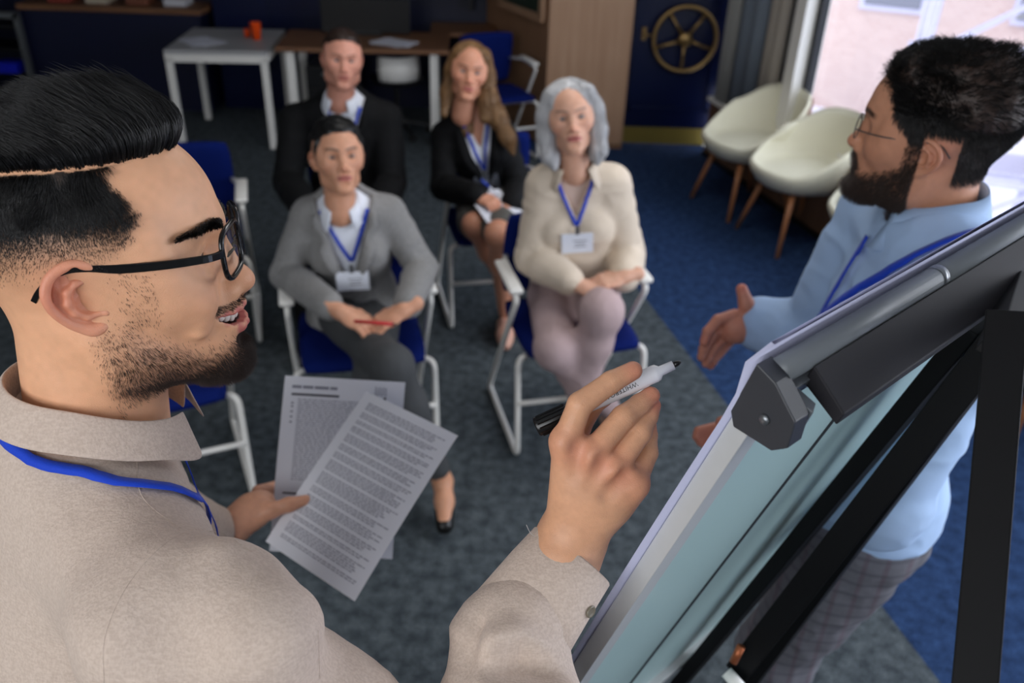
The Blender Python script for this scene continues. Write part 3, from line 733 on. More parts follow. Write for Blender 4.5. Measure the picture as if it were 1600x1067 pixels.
def paint_head(V, base, lip=(170, 92, 84), brow=None, stubble=None, lash=True, blush=.5, smile=0., browth=1.0):
    base = np.array(s2l(base)); n = len(V); c = np.tile(base, (n, 1)); x, y, z = V.T
    def mixin(mask, col): 
        nonlocal c
        c = c*(1-mask[:, None])+np.array(s2l(col))*mask[:, None]
    red = np.array(s2l((196, 104, 84)))
    def blob(cx, cy, cz, r): return np.exp(-((x-cx)**2+(y-cy)**2+(z-cz)**2)/(r*r))
    m_ = sum(blob(s*.045, .075, -.028, .022) for s in (-1, 1))*.35+blob(0, .118, -.036, .014)*.5+sum(blob(s*.088, -.02, .0, .028) for s in (-1, 1))*.5
    m_ = np.clip(m_*blush*1.4, 0, .8)[:, None]; c = c*(1-m_)+(c*.35+red*.65)*m_
    c *= (1+.05*vnoise(V*180, 3)+.05*vnoise(V*60, 5))[:, None]
    if stubble is not None:
        k, colr = stubble; nz = .5+.5*vnoise(V*400, 9)
        zone = smoothstep(-.050, -.075, z+.35*np.abs(y-.02)*0+.10*np.clip(.07-y, 0, 1)-.0)*smoothstep(-.045, -.005, y)
        zone = np.clip(zone*k, 0, 1); mixin(np.clip(zone*(.55+.45*nz), 0, .9), colr)
    # lips
    if smile < .5:
        e = ((x/.0265)**2+((z+.0665-.0035*smile*(np.abs(x)/.02)**2)/.0095)**2); mixin(smoothstep(1.15, .75, e)*(y > .08)*.85, lip)
        e2 = (x/.024)**2+((z+.0655)/.0016)**2; mixin(smoothstep(1.3, .6, e2)*(y > .08), (90, 40, 40))
    else:
        for P_, w_ in ((SM_UP, .0014), (SM_LO, .0012)):
            for i in range(len(P_)-1):
                d, t = seg_dist(V, P_[i][:3], P_[i+1][:3]); rr = P_[i][3]*(1-t)+P_[i+1][3]*t; mixin(smoothstep(rr+w_, rr+w_*.2, d)*.9, lip)
    if brow is not None:
        for s in (-1, 1):
            xs = s*x; zc = .0212+.0060*np.sin(np.clip((xs-.012)/.042, 0, 1)*PI*.75)
            m_ = smoothstep(.0045*browth, .0018*browth, np.abs(z-zc))*smoothstep(.008, .013, xs)*smoothstep(.056, .046, xs)*(y > .04)
            mixin(m_*.9, brow)
    for s in (-1, 1):
        d = np.sqrt(((x-s*.031)/.0165)**2+((z-.0015)/.0085)**2); mixin(smoothstep(1.2, .8, d)*(y > .07)*(.35 if lash else .2), (90, 52, 40))
    return np.clip(c, 0, 1)
def skin_mat(name, rough=.45, sss=.12):
    t = NT(name); at = t.n('ShaderNodeAttribute', attribute_name='Col'); t.l(at.outputs['Color'], t.b.inputs['Base Color'])
    t.b.inputs['Roughness'].default_value = rough; t.b.inputs['Specular IOR Level'].default_value = .4
    t.b.inputs['Subsurface Weight'].default_value = sss; t.b.inputs['Subsurface Radius'].default_value = (.006, .0025, .0015); t.b.inputs['Subsurface Scale'].default_value = 1
    v = t.n('ShaderNodeTexVoronoi'); v.inputs['Scale'].default_value = 900; tc = t.n('ShaderNodeTexCoord'); t.l(tc.outputs['Object'], v.inputs['Vector'])
    nz = t.noise(320, 3); ad = t.n('ShaderNodeMath', operation='ADD'); t.l(v.outputs['Distance'], ad.inputs[0]); t.l(nz.outputs[0], ad.inputs[1])
    t.bump(ad.outputs[0], .22, .0006); return t.m
M_skin = skin_mat('skin')
def eye_mat(name, iris):
    t = NT(name); tc = t.n('ShaderNodeTexCoord'); mp = t.n('ShaderNodeVectorMath', operation='LENGTH')
    sx = t.n('ShaderNodeMapping'); sx.inputs['Scale'].default_value = (1, 0, 1); t.l(tc.outputs['Object'], sx.inputs[0]); t.l(sx.outputs[0], mp.inputs[0])
    cr = t.n('ShaderNodeValToRGB'); e = cr.color_ramp; e.interpolation = 'LINEAR'; t.l(mp.outputs['Value'], cr.inputs[0])
    sc = .012; mu = t.n('ShaderNodeMath', operation='DIVIDE'); mu.inputs[1].default_value = sc; t.l(mp.outputs['Value'], mu.inputs[0]); t.l(mu.outputs[0], cr.inputs[0])
    e.elements[0].position = 0; e.elements[0].color = (.005, .005, .005, 1); e.elements[1].position = .2; e.elements[1].color = (.005, .005, .005, 1)
    for p_, c in ((.24, s2l(iris)), (.47, tuple(np.array(s2l(iris))*.6)), (.54, (.62, .58, .55)), (1, (.6, .5, .47))):
        q = e.elements.new(p_); q.color = (*c, 1)
    t.l(cr.outputs[0], t.b.inputs['Base Color']); t.b.inputs['Roughness'].default_value = .08; return t.m
M_eye_brown = eye_mat('brown_eye', (70, 40, 24)); M_eye_blue = eye_mat('grey_eye', (96, 112, 122))
def eyes(parent, R, T, mat, look=(0, 0), yy=.0750):
    for s in (-1, 1):
        me = G(); P = []; n = 20
        pr = [(.0122*math.sin(a), .0122*math.cos(a)) for a in np.linspace(.02, PI-.02, 14)]
        g = G().lathe(pr, n, (RX(-PI/2), (0, 0, 0)))
        o = g.ob('eye', mat, parent, True)
        c = R@np.array((s*.031, yy, .0015))+T
        Rm = Matrix((R@RZ(look[0])@RX(look[1])).tolist()).to_4x4(); Rm.translation = Vector(c); o.matrix_local = Rm
def xf(V, R, T): return np.asarray(V)@np.asarray(R).T+np.asarray(T)
def RH(yaw, pitch, roll): return RZ(yaw)@RX(pitch)@RY(roll)
# ================================================================== people: bodies, hands and clothes
def torso(v, J, o=0.0, k=.05, sh=True, bw=1.0, hips=True, bust=0.0, waist=1.0):
    pel, nk = np.array(J['pel'], float), np.array(J['neck'], float); up = nrm(nk-pel)
    r = nrm(np.array(J['shR'], float)-np.array(J['shL'], float)); f = nrm(np.cross(up, r)); r = np.cross(f, up); R = np.stack([r, f, up], 1); J['R'] = R
    L = np.linalg.norm(nk-pel); P = lambda t, y=0, x=0: pel+up*L*t+f*y+r*x
    v.ell(P(.62, -.005), (.158*bw+o, .105*bw+o, .175+o), k, R)
    v.ell(P(.34, .005), (.132*bw*waist+o, .098*bw+o, .15+o), k, R)
    if hips: v.ell(P(.06, -.01), (.160*bw+o, .120*bw+o, .12+o), k, R)
    if bust:
        for s in (-1, 1): v.ell(P(.60, .085, s*.07), (.055+o*.5, .045+o*.5, .055+o*.5), .04, R)
    if sh:
        for s in ('shL', 'shR'):
            q = np.array(J[s], float); v.cone(P(.88, -.012), q, .056*bw+o, .044*bw+o, k)
            v.cone(P(1.00, -.015), q+(P(1.0)-q)*.45-up*.012, .044+o, .040*bw+o, .05)
    return R
def arm(v, J, s, o=0.0, k=.03, r=(.052, .043, .034, .027), end=1.0):
    a, b, c = (np.array(J[q+s], float) for q in ('sh', 'el', 'wr'))
    m_ = (b+c)/2; c2 = b+(c-b)*end
    v.chain([(a, r[0]+o), (a+(b-a)*.3, r[0]*.97+o)], k); v.chain([(a+(b-a)*.3, r[0]*.97+o), ((a+b)/2, r[0]*.93+o), (b, r[1]+o)], min(k, .010)); v.chain([(b, r[1]+o), (b+(m_-b)*.6, r[1]*1.0+o), (c2, r[3]+o+(r[2]-r[3])*(1-end)*2)], min(k, .012))
def leg(v, J, s, o=0.0, k=.04, r=(.085, .058, .050, .036), end=1.0):
    a, b, c = (np.array(J[q+s], float) for q in ('hip', 'kn', 'an'))
    v.chain([(a, r[0]+o), (b, r[1]+o)], k); cm = b+(c-b)*.33; c2 = b+(c-b)*end
    v.chain([(b, r[1]+o), (cm, r[2]+o*1.0), (c2, r[3]+o)], k)
def hand(J, wr, d, nrm_, side, h=.0028, s=1.0, curl=.5, spread=.10, thumb=.5, neck=.05):
    'right hand side=1: d = direction of the palm, nrm_ = out of the BACK of the hand'
    v = Vol(h); d = nrm(d); n = nrm(np.array(nrm_, float)-d*np.dot(nrm_, d)); lat = np.cross(d, n)*side  # lat points to the little finger side
    wr = np.array(wr, float); B = lambda a, l, q=0: wr+d*a*s+lat*l*s+n*q*s
    v.cone(B(-neck, 0), B(.0, 0), .026*s, .0245*s, .01); R = np.stack([lat, d, n], 1)
    v.ell(B(.05, 0), (.038*s, .052*s, .0145*s), .012, R); v.cone(B(.0, 0), B(.03, 0), .023*s, .018*s, .02)
    for i, (l, ln, r) in enumerate(((-.027, .070, .0088), (-.009, .078, .0090), (.010, .072, .0085), (.027, .057, .0076))):
        if side < 0: pass
        p = B(.088-abs(l-.0)*.18, l, .002); ang = 0.0; dd = d+lat*(spread*l/.027); dd = nrm(dd)
        prev = B(.055, l*.8, .001); pts = [(prev, r*1.05), (p, r*1.08)]
        for q, fr in enumerate((.46, .30, .24)):
            ang += curl*(.9, 1.1, .7)[q]; dirv = dd*math.cos(ang)-n*math.sin(ang); p = p+dirv*ln*fr*s; pts.append((p, r*(1, .93, .82)[q]*s))
        v.chain(pts, .0035)
    tb = B(.018, -.026, -.006); t1 = tb+(d*.62-lat*.62-n*.35*thumb*2)*.040*s; t2 = t1+nrm(d*.95-lat*.15-n*.5*thumb)*.030*s; t3 = t2+nrm(d*1.0+lat*.12-n*.55*thumb)*.022*s
    v.chain([(B(.01, -.012), .016*s), (tb, .015*s), (t1, .0115*s), (t2, .0105*s), (t3, .0085*s)], .008)
    return v.mesh()
def folds(V, Q, lines=(), nz=(), clampf=None):
    'push cloth in and out: lines = (a, b, width, depth), nz = (scale xyz, amplitude, seed)'
    N = normals(V, Q); d = np.zeros(len(V))
    for a, b, w_, dp in lines:
        q, t = seg_dist(V+.25*w_*np.stack([vnoise(V*25, 1), vnoise(V*25, 2), vnoise(V*25, 3)], 1), a, b)
        d += dp*np.exp(-(q/w_)**2)*np.sin(np.clip(t, 0, 1)*PI)**.5-dp*.45*np.exp(-((q-1.9*w_)/w_)**2)
    for sc, am, sd in nz:
        n_ = .35-1.3*np.abs(fbm(V*np.array(sc), sd, 2)); d += am*n_
    if clampf is not None: d *= clampf(V)
    return V+N*d[:, None]
# ================================================================== the man with glasses in the foreground
FH_T = np.array([-.352, .660, 1.731]); FH_R = RH(math.radians(-75), math.radians(2.6), math.radians(-6.8))
fgp = thing('person', 'man with black glasses, slicked dark hair and beige shirt, holding a marker in the foreground', 'person', (-.42, .60, 0))
FO = np.array(fgp.location)
hv = head_vol(.0017, smile=1.0, ears=(-1,), jaw=1.04, nose=1.15)
fV, fQ = hv.mesh(); ev = Vol(.001); ear_vol(ev, 1, 1.05); eV, eQ = ev.mesh()
W_ = lambda p: xf(p, FH_R, FH_T)
#HAIR
fcol = paint_head(fV, (228, 172, 134), lip=(198, 104, 98), brow=None, stubble=None, smile=1, lash=False)
x, y, z = fV.T
def ml(c, mask, col): return c*(1-mask[:, None])+np.array(s2l(col))*mask[:, None]
def front_y(z): return np.interp(z, [.0, .015, .023, .029, .045, .060, .069, .083, .09], [.028, .030, .036, .046, .057, .048, .040, .034, .07])
def side_dense(P):
    x, y, z = P.T; zz = z+.25*np.clip(-y-.02, 0, .1)
    fy = front_y(z)-.004+.004*vnoise(P*160, 4)
    return smoothstep(.006, .070, zz)**1.25*smoothstep(fy+.002, fy-.012, y)*(z < .0850+.0012*vnoise(P*90, 1))*(np.abs(x) > .02)
def beard_dense(P):
    x, y, z = P.T; ax = np.abs(x)
    # jaw band: strong below the line from the ear to the mouth corner, thinning upwards
    up_ = np.interp(y, [-.01, .03, .055, .07, .085], [-.030, -.052, -.074, -.086, -.088])
    d = smoothstep(up_+.022, up_-.022, z)**1.5*np.interp(y, [.0, .05, .08], [.55, .85, 1])*smoothstep(-.012, .010, y)*smoothstep(-.128, -.112, z+.05*(y < .0))
    chin = np.exp(-((x/.026)**2+((z+.108)/.016)**2))*(y > .06)*1.6+np.exp(-((x/.012)**2+((z+.0865)/.006)**2))*(y > .08)
    mou = smoothstep(.0050, .0022, np.abs(z-np.interp(ax, [0, .012, .025, .035, .043, .048], [-.0505, -.0515, -.0515, -.0495, -.0475, -.0500])))*smoothstep(.050, .044, ax)*(y > .06)
    sb = smoothstep(.020, .008, np.abs(y-(.036+.15*(-.01-z)*0)))*smoothstep(-.055, -.035, z)*smoothstep(.022, .004, z)*.14
    lipz = np.ones(len(P), bool)
    for P_ in (SM_UP, SM_LO, SM_OPEN):
        for i in range(len(P_)-1): lipz &= seg_dist(P, P_[i][:3], P_[i+1][:3])[0] > max(P_[i][3], P_[i+1][3])+.0006
    e = np.clip(d*.75+chin+sb, 0, 1)*lipz+mou*.8*lipz
    return np.clip(e, 0, 1)*(y > -.02)
def brow_mask(P):
    x, y, z = P.T; ax = np.abs(x); t = (ax-.012)/.047; zc = .0205+.0080*np.sin(np.clip(t, 0, 1)*PI*.72)-.004*t; th = np.interp(t, [0, .25, .8, 1], [.0046, .0056, .0040, .0020])
    return smoothstep(th, th*.6, np.abs(z-zc))*(t > 0)*(t < 1)*(y > .03)
sd_ = side_dense(fV); fcol = ml(fcol, .42*smoothstep(-.012, .05, z+.25*np.clip(-y-.02, 0, .1))*smoothstep(front_y(z)+.006, front_y(z)-.012, y)*(z < .086), (120, 92, 70)); fcol = ml(fcol, np.clip(sd_*.96, 0, .96), (12, 10, 10))
top_ = ((z > .0885) & (y < .078+.0*x)).astype(float); fcol = ml(fcol, top_*.97, (8, 8, 9))
fcol = ml(fcol, np.clip(beard_dense(fV)*.55, 0, .6)*(.75+.25*vnoise(fV*500, 8)), (84, 56, 42))
fcol = ml(fcol, brow_mask(fV)*.8, (28, 20, 18))
inm = np.zeros(len(fV), bool)
for i_ in range(len(SM_OPEN)-1):
    a_, b_ = np.array(SM_OPEN[i_]), np.array(SM_OPEN[i_+1]); t_ = np.clip(((fV-a_[:3])@(b_-a_)[:3])/((b_-a_)[:3]@(b_-a_)[:3]), 0, 1); q_ = a_+t_[:, None]*(b_-a_); inm |= (np.hypot((fV-q_[:, :3])[:, 2], 0) < q_[:, 3]+.0012) & (y < q_[:, 1]-.0035) & (y > .06) & (np.abs(x-q_[:, 0]) < .004)
fcol[inm] = s2l((58, 18, 18))
M_hair = NT('black_hair'); M_hair.b.inputs['Base Color'].default_value = (*s2l((13, 12, 13)), 1); M_hair.b.inputs['Roughness'].default_value = .36; M_hair.b.inputs['Specular IOR Level'].default_value = .5; M_hair = M_hair.m
M_beardh = NT('dark_beard'); M_beardh.b.inputs['Base Color'].default_value = (*s2l((52, 36, 28)), 1); M_beardh.b.inputs['Roughness'].default_value = .55; M_beardh = M_beardh.m

# ---- hair cap and strands
fhr = bpy.data.objects.new('hair', None)
hc = Vol(.003)
hc.ell((-.004, -.012, .052), (.0650, .088, .076), .02).ell((-.003, .026, .088), (.046, .040, .034), .03).ell((0, -.045, .070), (.050, .054, .050), .03)
hc.fn(lambda X, Y, Z: Z-(.0895+.0*X)+0*Y, (-.2, -.2, -.1), (.2, .2, .0895), .006)
cV, cQ = hc.mesh(); cN = normals(cV, cQ); cV = cV+cN*(.0022*fbm(cV*np.array((90, 30, 60)), 5)[:, None])
mk('hair', W_(cV), cQ, M_hair, fgp, True, None, FO)
def top_prob(P):
    x, y, z = P.T; return ((z > .0865+.0012*vnoise(P*300, 3)) & (y < .080-.5*np.clip(np.abs(x)-.03, 0, 1))).astype(float)*(1+1.2*(y > .02)+2.5*(np.abs(z-.09) < .008))
P, Nn = sample(fV, fQ, 22000, top_prob)
def flow(P, Nn, n, S, L, d0, d1, jit, curl=0.0, sc=40, seed=0):
    t = np.linspace(0, 1, S)[None, :, None]; N_ = len(P)
    clump = np.stack([vnoise(P*sc, seed+q) for q in (1, 2, 3)], 1)
    a = d0+clump*jit+rng.normal(0, jit*.25, (N_, 3)); a /= np.linalg.norm(a, axis=1)[:, None]
    b = d1+clump[:, ::-1]*jit+rng.normal(0, jit*.3, (N_, 3)); b /= np.linalg.norm(b, axis=1)[:, None]
    Lc = (L*(1+.12*clump[:, 0]+rng.normal(0, .08, N_)))[:, None, None]
    return P[:, None, :]+Lc*(a[:, None, :]*(t-.5*t*t)+b[:, None, :]*(.5*t*t))*1.15
fy = smoothstep(-.06, .08, P[:, 1])
L = .029+.027*fy; sidek = smoothstep(.02, .06, P[:, 0])[:, None]
d0 = Nn*.55+np.stack([-.10*np.ones(len(P)), .15+.35*fy, .9+0*fy], 1)+sidek*np.array((.15, -.2, .1))
d1 = np.stack([-.35-.2*sidek[:, 0], -1.0-.2*fy, .05+.25*fy], 1)
S_ = flow(P, Nn, 0, 8, L, d0, d1, .22, sc=55)
rad = .00023*np.array([1, 1, 1, 1, .95, .85, .65, .2])[None, :]*(.7+.6*rng.random((len(P), 1)))
strands(W_(S_), rad, M_hair, 'hair_strands', fgp).location = (-FO[0], -FO[1], 0)
P, Nn = sample(fV, fQ, 62000, lambda P: side_dense(P)**.9)
sdv = side_dense(P); L = (.0016+.0105*smoothstep(.03, .08, P[:, 2])*sdv)
d0 = Nn*.5+np.array((0, .05, -.6)); d1 = np.array((0, .25, -1.0))+Nn*.12+smoothstep(.055, -.03, P[:, 1])[:, None]*np.array((0, -.55, .1))
S_ = flow(P, Nn, 0, 4, L, d0, d1, .35, sc=70)
strands(W_(S_), (.00010+.00006*sdv)[:, None]*np.array([1, 1, .8, .2])[None, :]*(.7+.6*rng.random((len(P), 1))), M_hair, 'side_hair', fgp).location = (-FO[0], -FO[1], 0)
P, Nn = sample(fV, fQ, 17000, lambda P: beard_dense(P)**1.2)
L = .0022+.0030*beard_dense(P)*(P[:, 2] < -.06)+.005*np.exp(-((P[:, 0]/.03)**2+((P[:, 2]+.112)/.02)**2))*(P[:, 1] > .05)
d0 = Nn*.7+np.array((0, .15, -.5)); d1 = np.array((0, .4, -.7))+Nn*.35
S_ = flow(P, Nn, 0, 4, L, d0, d1, .45, sc=80)
strands(W_(S_), .00012*np.array([1, 1, .8, .2])[None, :]*(.7+.6*rng.random((len(P), 1))), M_beardh, 'beard', fgp).location = (-FO[0], -FO[1], 0)
P, Nn = sample(fV, fQ, 2200, lambda P: brow_mask(P))
sg = np.sign(P[:, 0]); d0 = Nn*.35+np.stack([sg*.8, 0*sg, .45+0*sg], 1); d1 = Nn*.1+np.stack([sg*1.0, 0*sg-.3, -.15+0*sg], 1)
S_ = flow(P, Nn, 0, 4, np.full(len(P), .0085), d0, d1, .2, sc=80)
strands(W_(S_), .00022*np.array([1, 1, .8, .2])[None, :]*(.7+.6*rng.random((len(P), 1))), M_hair, 'eyebrow', fgp).location = (-FO[0], -FO[1], 0)
eyes(fgp, FH_R, FH_T-FO, M_eye_brown, (0, -.25), .0738)
s2 = tuple(CC+(np.array(p)-CC)*.962 for p in ((-.2518, 1.2363, 1.2108), (-.0831, 1.1114, 1.2159), (-.3940, 1.0372, 1.0424)))
s1 = tuple(CC+(np.array(p)-CC)*.990 for p in ((-.3903, 1.2384, 1.2351), (-.1807, 1.2261, 1.2379), (-.3976, 1.0587, .9987)))
def sheet_depth(x_, y_, S=None):
    S = s2 if S is None else S; n_ = np.cross(S[1]-S[0], S[2]-S[0]); r_ = FW+RT*(x_-800)/F-UPV*(y_-533.5)/F; return ((S[0]-CC)@n_)/(r_@n_)
SD = sheet_depth(440, 785)
FJ = dict(pel=(-.43, .60, 1.0), neck=(-.395, .645, 1.545), shR=(-.262, .464, 1.503), elR=(-.025, .380, 1.345), wrR=(.056, .566, 1.515),
          shL=(-.47, .83, 1.505), elL=(-.60, .93, 1.25), wrL=A(345, 838, SD-.02),
          hipR=(-.39, .51, .95), hipL=(-.47, .70, .95), knR=(-.36, .50, .52), knL=(-.44, .71, .52), anR=(-.40, .49, .09), anL=(-.48, .72, .09))
bv = Vol(.006); torso(bv, FJ, -.012); FJb = dict(FJ); FJb['wrR'] = A(838, 940, .75); arm(bv, FJb, 'R', -.006, end=.95); arm(bv, FJ, 'L', -.004, end=.95); leg(bv, FJ, 'R', -.005); leg(bv, FJ, 'L', -.005)
bV, bQ = bv.mesh()
FSK = np.array(s2l((224, 166, 128)))
# ---- right hand closed round the marker, fingers placed joint by joint
ha = Vol(.0015); k_ = .0035
wr = A(893, 838, .765)
mcp = [A(884, 690, .722), A(923, 712, .722), A(960, 733, .728), A(992, 756, .738)]
rm_ = (.0112, .0112, .0104, .0094)
ha.cone(A(843, 938, .757), A(880, 868, .762), .029, .0275, .01); ha.cone(A(880, 868, .762), wr, .0275, .0245, .02); ha.cone(A(868, 925, .765), A(908, 845, .768), .024, .022, .012)
for q, r in zip(mcp, rm_): ha.cone(wr, q, .0235, r*1.02, .012)
ha.cone(mcp[0], mcp[3], .0115, .0098, .012)
ha.ell(A(938, 770, .752), (.030, .024, .032), .02)
fing = [
    [(mcp[0], .0118), (A(906, 632, .712), .0105), (A(955, 597, .716), .0094), (A(989, 579, .720), .0080)],
    [(mcp[1], .0116), (A(974, 652, .728), .0104), (A(1000, 632, .738), .0092), (A(1017, 618, .743), .0080)],
    [(mcp[2], .0108), (A(1000, 676, .736), .0100), (A(1012, 650, .746), .0090), (A(1019, 634, .750), .0078)],
    [(mcp[3], .0098), (A(1013, 708, .756), .0086), (A(1014, 680, .768), .0076), (A(1014, 662, .772), .0068)]]
for f_ in fing: ha.chain([f_[0], f_[1]], .0045); ha.chain(f_[1:], .0025)
for f_, q in zip(fing, mcp): ha.ell(np.array(q)+nrm(CC-q)*.0035, (.0085, .0085, .0085), .008)
ha.chain([(A(895, 770, .775), .016), (A(890, 700, .778), .0135), (A(915, 640, .765), .0108), (A(940, 615, .757), .0100), (A(965, 600, .752), .0085)], .008)   # thumb, behind the marker
for f_, wd in zip(fing, (.0062, .0062, .0058, .0052)):                            # nails
    tp_ = f_[3][0]; vd = nrm(CC-tp_); ax_ = nrm(tp_-f_[2][0])
# tendons and knuckle dips
for a, b in ((0, 1), (1, 2), (2, 3)):
    q = (mcp[a]+mcp[b])/2; ha.cone(q+nrm(CC-q)*.0145, (q*.7+wr*.3)+nrm(CC-q)*.024, .004, .003, .012, sub=True)
hV, hQ = ha.mesh()
def hand_col(V, base, mc=(), tips=()):
    c = np.tile(np.array(s2l(base)), (len(V), 1)); red = np.array(s2l((205, 110, 92)))
    for q in mc: m_ = (np.exp(-(np.linalg.norm(V-q, axis=1)/.016)**2)*.45)[:, None]; c = c*(1-m_)+red*m_
    for q in tips: m_ = (np.exp(-(np.linalg.norm(V-q, axis=1)/.011)**2)*.7)[:, None]; c = c*(1-m_)+red*m_
    return c*(1+.07*vnoise(V*120, 2)+.04*vnoise(V*400, 3))[:, None]
hcol = hand_col(hV, (216, 162, 126), mcp, [f_[3][0] for f_ in fing])
hN = normals(hV, hQ)
for f_ in fing:   # skin creases over the joints
    for j in (1, 2):
        p_ = f_[j][0]; ax_ = nrm(f_[j+1][0]-f_[j-1][0])
        for o_ in (-.0028, 0, .0028):
            u = (hV-p_)@ax_-o_; near = np.exp(-((np.linalg.norm(hV-p_, axis=1)/.011)**2)); hV = hV-hN*(.00045*np.exp(-(u/.0007)**2)*near)[:, None]
# ---- left hand holding the sheets: thumb on top, fingers under
lh = Vol(.0022)
P_ = lambda x, y, d: A(x, y, d)
lh.cone(P_(322, 856, SD-.03), P_(368, 820, SD-.01), .028, .025, .01); lh.cone(P_(368, 820, SD-.01), P_(410, 786, SD+.0), .026, .019, .015)
lh.ell(P_(396, 796, SD+.002), (.032, .030, .026), .015)
lh.chain([(P_(395, 812, SD-.012), .016), (P_(424, 797, SD-.018), .0125), (P_(452, 788, SD-.017), .0108), (P_(478, 782, SD-.013), .0092)], .008)
for q in range(4): lh.chain([(P_(404, 768+q*11, SD+.05), .0115), (P_(430, 760+q*13, sheet_depth(430, 780, s1)+.020), .0092), (P_(455, 762+q*12, sheet_depth(455, 780, s1)+.020), .0088), (P_(468, 764+q*11, sheet_depth(468, 780, s1)+.018), .008)], .003)
lV, lQ = lh.mesh(); lcol = hand_col(lV, (220, 162, 132))
ecol = paint_head(eV, (226, 158, 126), blush=.8); V_, Q_, C__ = join([(W_(fV), fQ, fcol), (W_(eV), eQ, ecol), (bV, bQ, np.tile(FSK, (len(bV), 1))), (hV, hQ, hcol), (lV, lQ, lcol)])
mk('body', V_, Q_, M_skin, fgp, True, C__, FO)

# ---- linen shirt
M_linen = woven('beige_linen', (206, 188, 174), .0019, .35, .06, .9, mix2=(176, 156, 142))
sv = Vol(.004); torso(sv, FJ, .012, .05, bw=1.0); FR = FJ['R']
aR = [np.array(FJ[q], float) for q in ('shR', 'elR', 'wrR')]; aL = [np.array(FJ[q], float) for q in ('shL', 'elL', 'wrL')]
cuffc = A(872, 896, .757); sv.chain([(aR[0], .073), (aR[0]+(aR[1]-aR[0])*.5, .069), (aR[1], .062)], .03)
fm = aR[1]+(cuffc-aR[1])*.5
cd_ = nrm(A(884, 868, .757)-A(825, 948, .742)); sv.chain([(aR[1], .062), (fm, .056), (cuffc-cd_*.070, .0460), (cuffc-cd_*.045, .0370)], .02)
sv.chain([(aL[0], .072), (aL[0]+(aL[1]-aL[0])*.5, .064), (aL[1], .056), (aL[1]+(aL[2]-aL[1])*.5, .052), (aL[2]-(aL[2]-aL[1])*.10, .043)], .03)
nkc = W_(np.array([(0, -.036, -.155)]))[0]; nkd = nrm(W_(np.array([(0, -.04, -.185)]))[0]-W_(np.array([(0, -.02, -.05)]))[0])
sv.ell(nkc-nkd*.03, (.066, .066, .060), .012, sub=True)
sv.cone(A(362, 932, .66), A(418, 990, .63), .043, .042, .03)
sV, sQ = sv.mesh()
ax1 = nrm(aR[1]-aR[0]); fa = nrm(cuffc-aR[1])
ln = []
for i, (px, py, d1, qx, qy, d2, w_, dp) in enumerate(((705, 1000, .68, 850, 985, .70, .012, .012), (770, 950, .70, 900, 1010, .70, .010, .010), (735, 1030, .66, 880, 1040, .68, .013, -.010), (700, 1060, .62, 800, 1065, .63, .014, .012),
        (785, 915, .72, 870, 965, .71, .008, .006), (500, 985, .60, 420, 1040, .56, .014, .010), (230, 800, .64, 300, 880, .62, .012, -.006), (250, 770, .66, 270, 850, .62, .010, .006), (300, 745, .68, 360, 850, .66, .012, .006), (200, 960, .60, 120, 1050, .60, .018, .006), (60, 760, .70, 180, 760, .68, .018, -.005),
        (20, 850, .68, 150, 980, .62, .02, .006))):
    ln.append((A(px, py, d1), A(qx, qy, d2), w_, dp))
def fold_area(V): return smoothstep(.062, .105, np.linalg.norm(V-cuffc, axis=1))*(.35+2.0*np.exp(-(seg_dist(V, aR[1], aR[1]+(cuffc-aR[1])*.8)[0]/.09)**2))
sV = folds(sV, sQ, ln, [((9, 9, 14), .0055, 3), ((26, 26, 34), .0022, 8)], fold_area)
sV = sV+normals(sV, sQ)*(.0008*fbm(sV*38, 6, 2))[:, None]
sN = normals(sV, sQ); bshirt = bvh_of(sV, sQ)
def groove(path, w_=.0022, dp=.0016):
    global sV
    for i in range(len(path)-1):
        q, t = seg_dist(sV, path[i], path[i+1]); sV = sV-sN*(dp*np.exp(-(q/w_)**2))[:, None]
def pxpath(L, off=0.0, n=6):
    out = []
    for (x_, y_) in catmull([(a, b, 0) for a, b in L], n) and [tuple(q[:2]) for q in catmull([(a, b, 0) for a, b in L], n)]:
        r = nrm(FW+RT*(x_-800)/F-UPV*(y_-533.5)/F); h = bshirt.ray_cast(Vector(CC), Vector(r))
        if h[0] is not None: out.append(np.array(h[0])+np.array(h[1])*off)
    return out
seams = [pxpath([(163, 1066), (163, 1000), (190, 930), (235, 870), (288, 832), (340, 832), (395, 862)]), pxpath([(214, 712), (218, 765), (240, 795), (283, 825)]), pxpath([(497, 985), (500, 1060)])]
mk('shirt', sV, sQ, M_linen, fgp, True, None, FO)
for sm in seams:
    if len(sm) > 3: G().tube([p+0 for p in sm], .0005, 6).ob('seam', M_linen, fgp, True, origin=FO)
# cuff: a stiffer band round the wrist with its button
cd_ = nrm(A(884, 868, .757)-A(825, 948, .742)); e1 = nrm(np.cross(cd_, CC-cuffc)); e2 = np.cross(e1, cd_)
V = []; n = 48; rows = [(-.066, .0455, .0), (-.064, .0492, .0), (-.01, .0445, .0), (.019, .0420, .0), (.0205, .0408, 0), (.019, .0395, 0), (-.03, .0400, 0)]
for (zz, r, _) in rows:
    for k in range(n):
        a = 2*PI*k/n; rr = r*.93*(1+.03*math.sin(2*a+.6)+.012*math.sin(5*a+zz*60)); sk = 0
        V.append(cuffc+cd_*(zz+sk)+(e1*math.cos(a)*1.04+e2*math.sin(a)*.80)*rr)
Fc = [(i*n+k, i*n+(k+1) % n, (i+1)*n+(k+1) % n, (i+1)*n+k) for i in range(len(rows)-1) for k in range(n)]
mk('cuff', V, Fc, M_linen, fgp, True, None, FO)
cV_ = np.array(V)
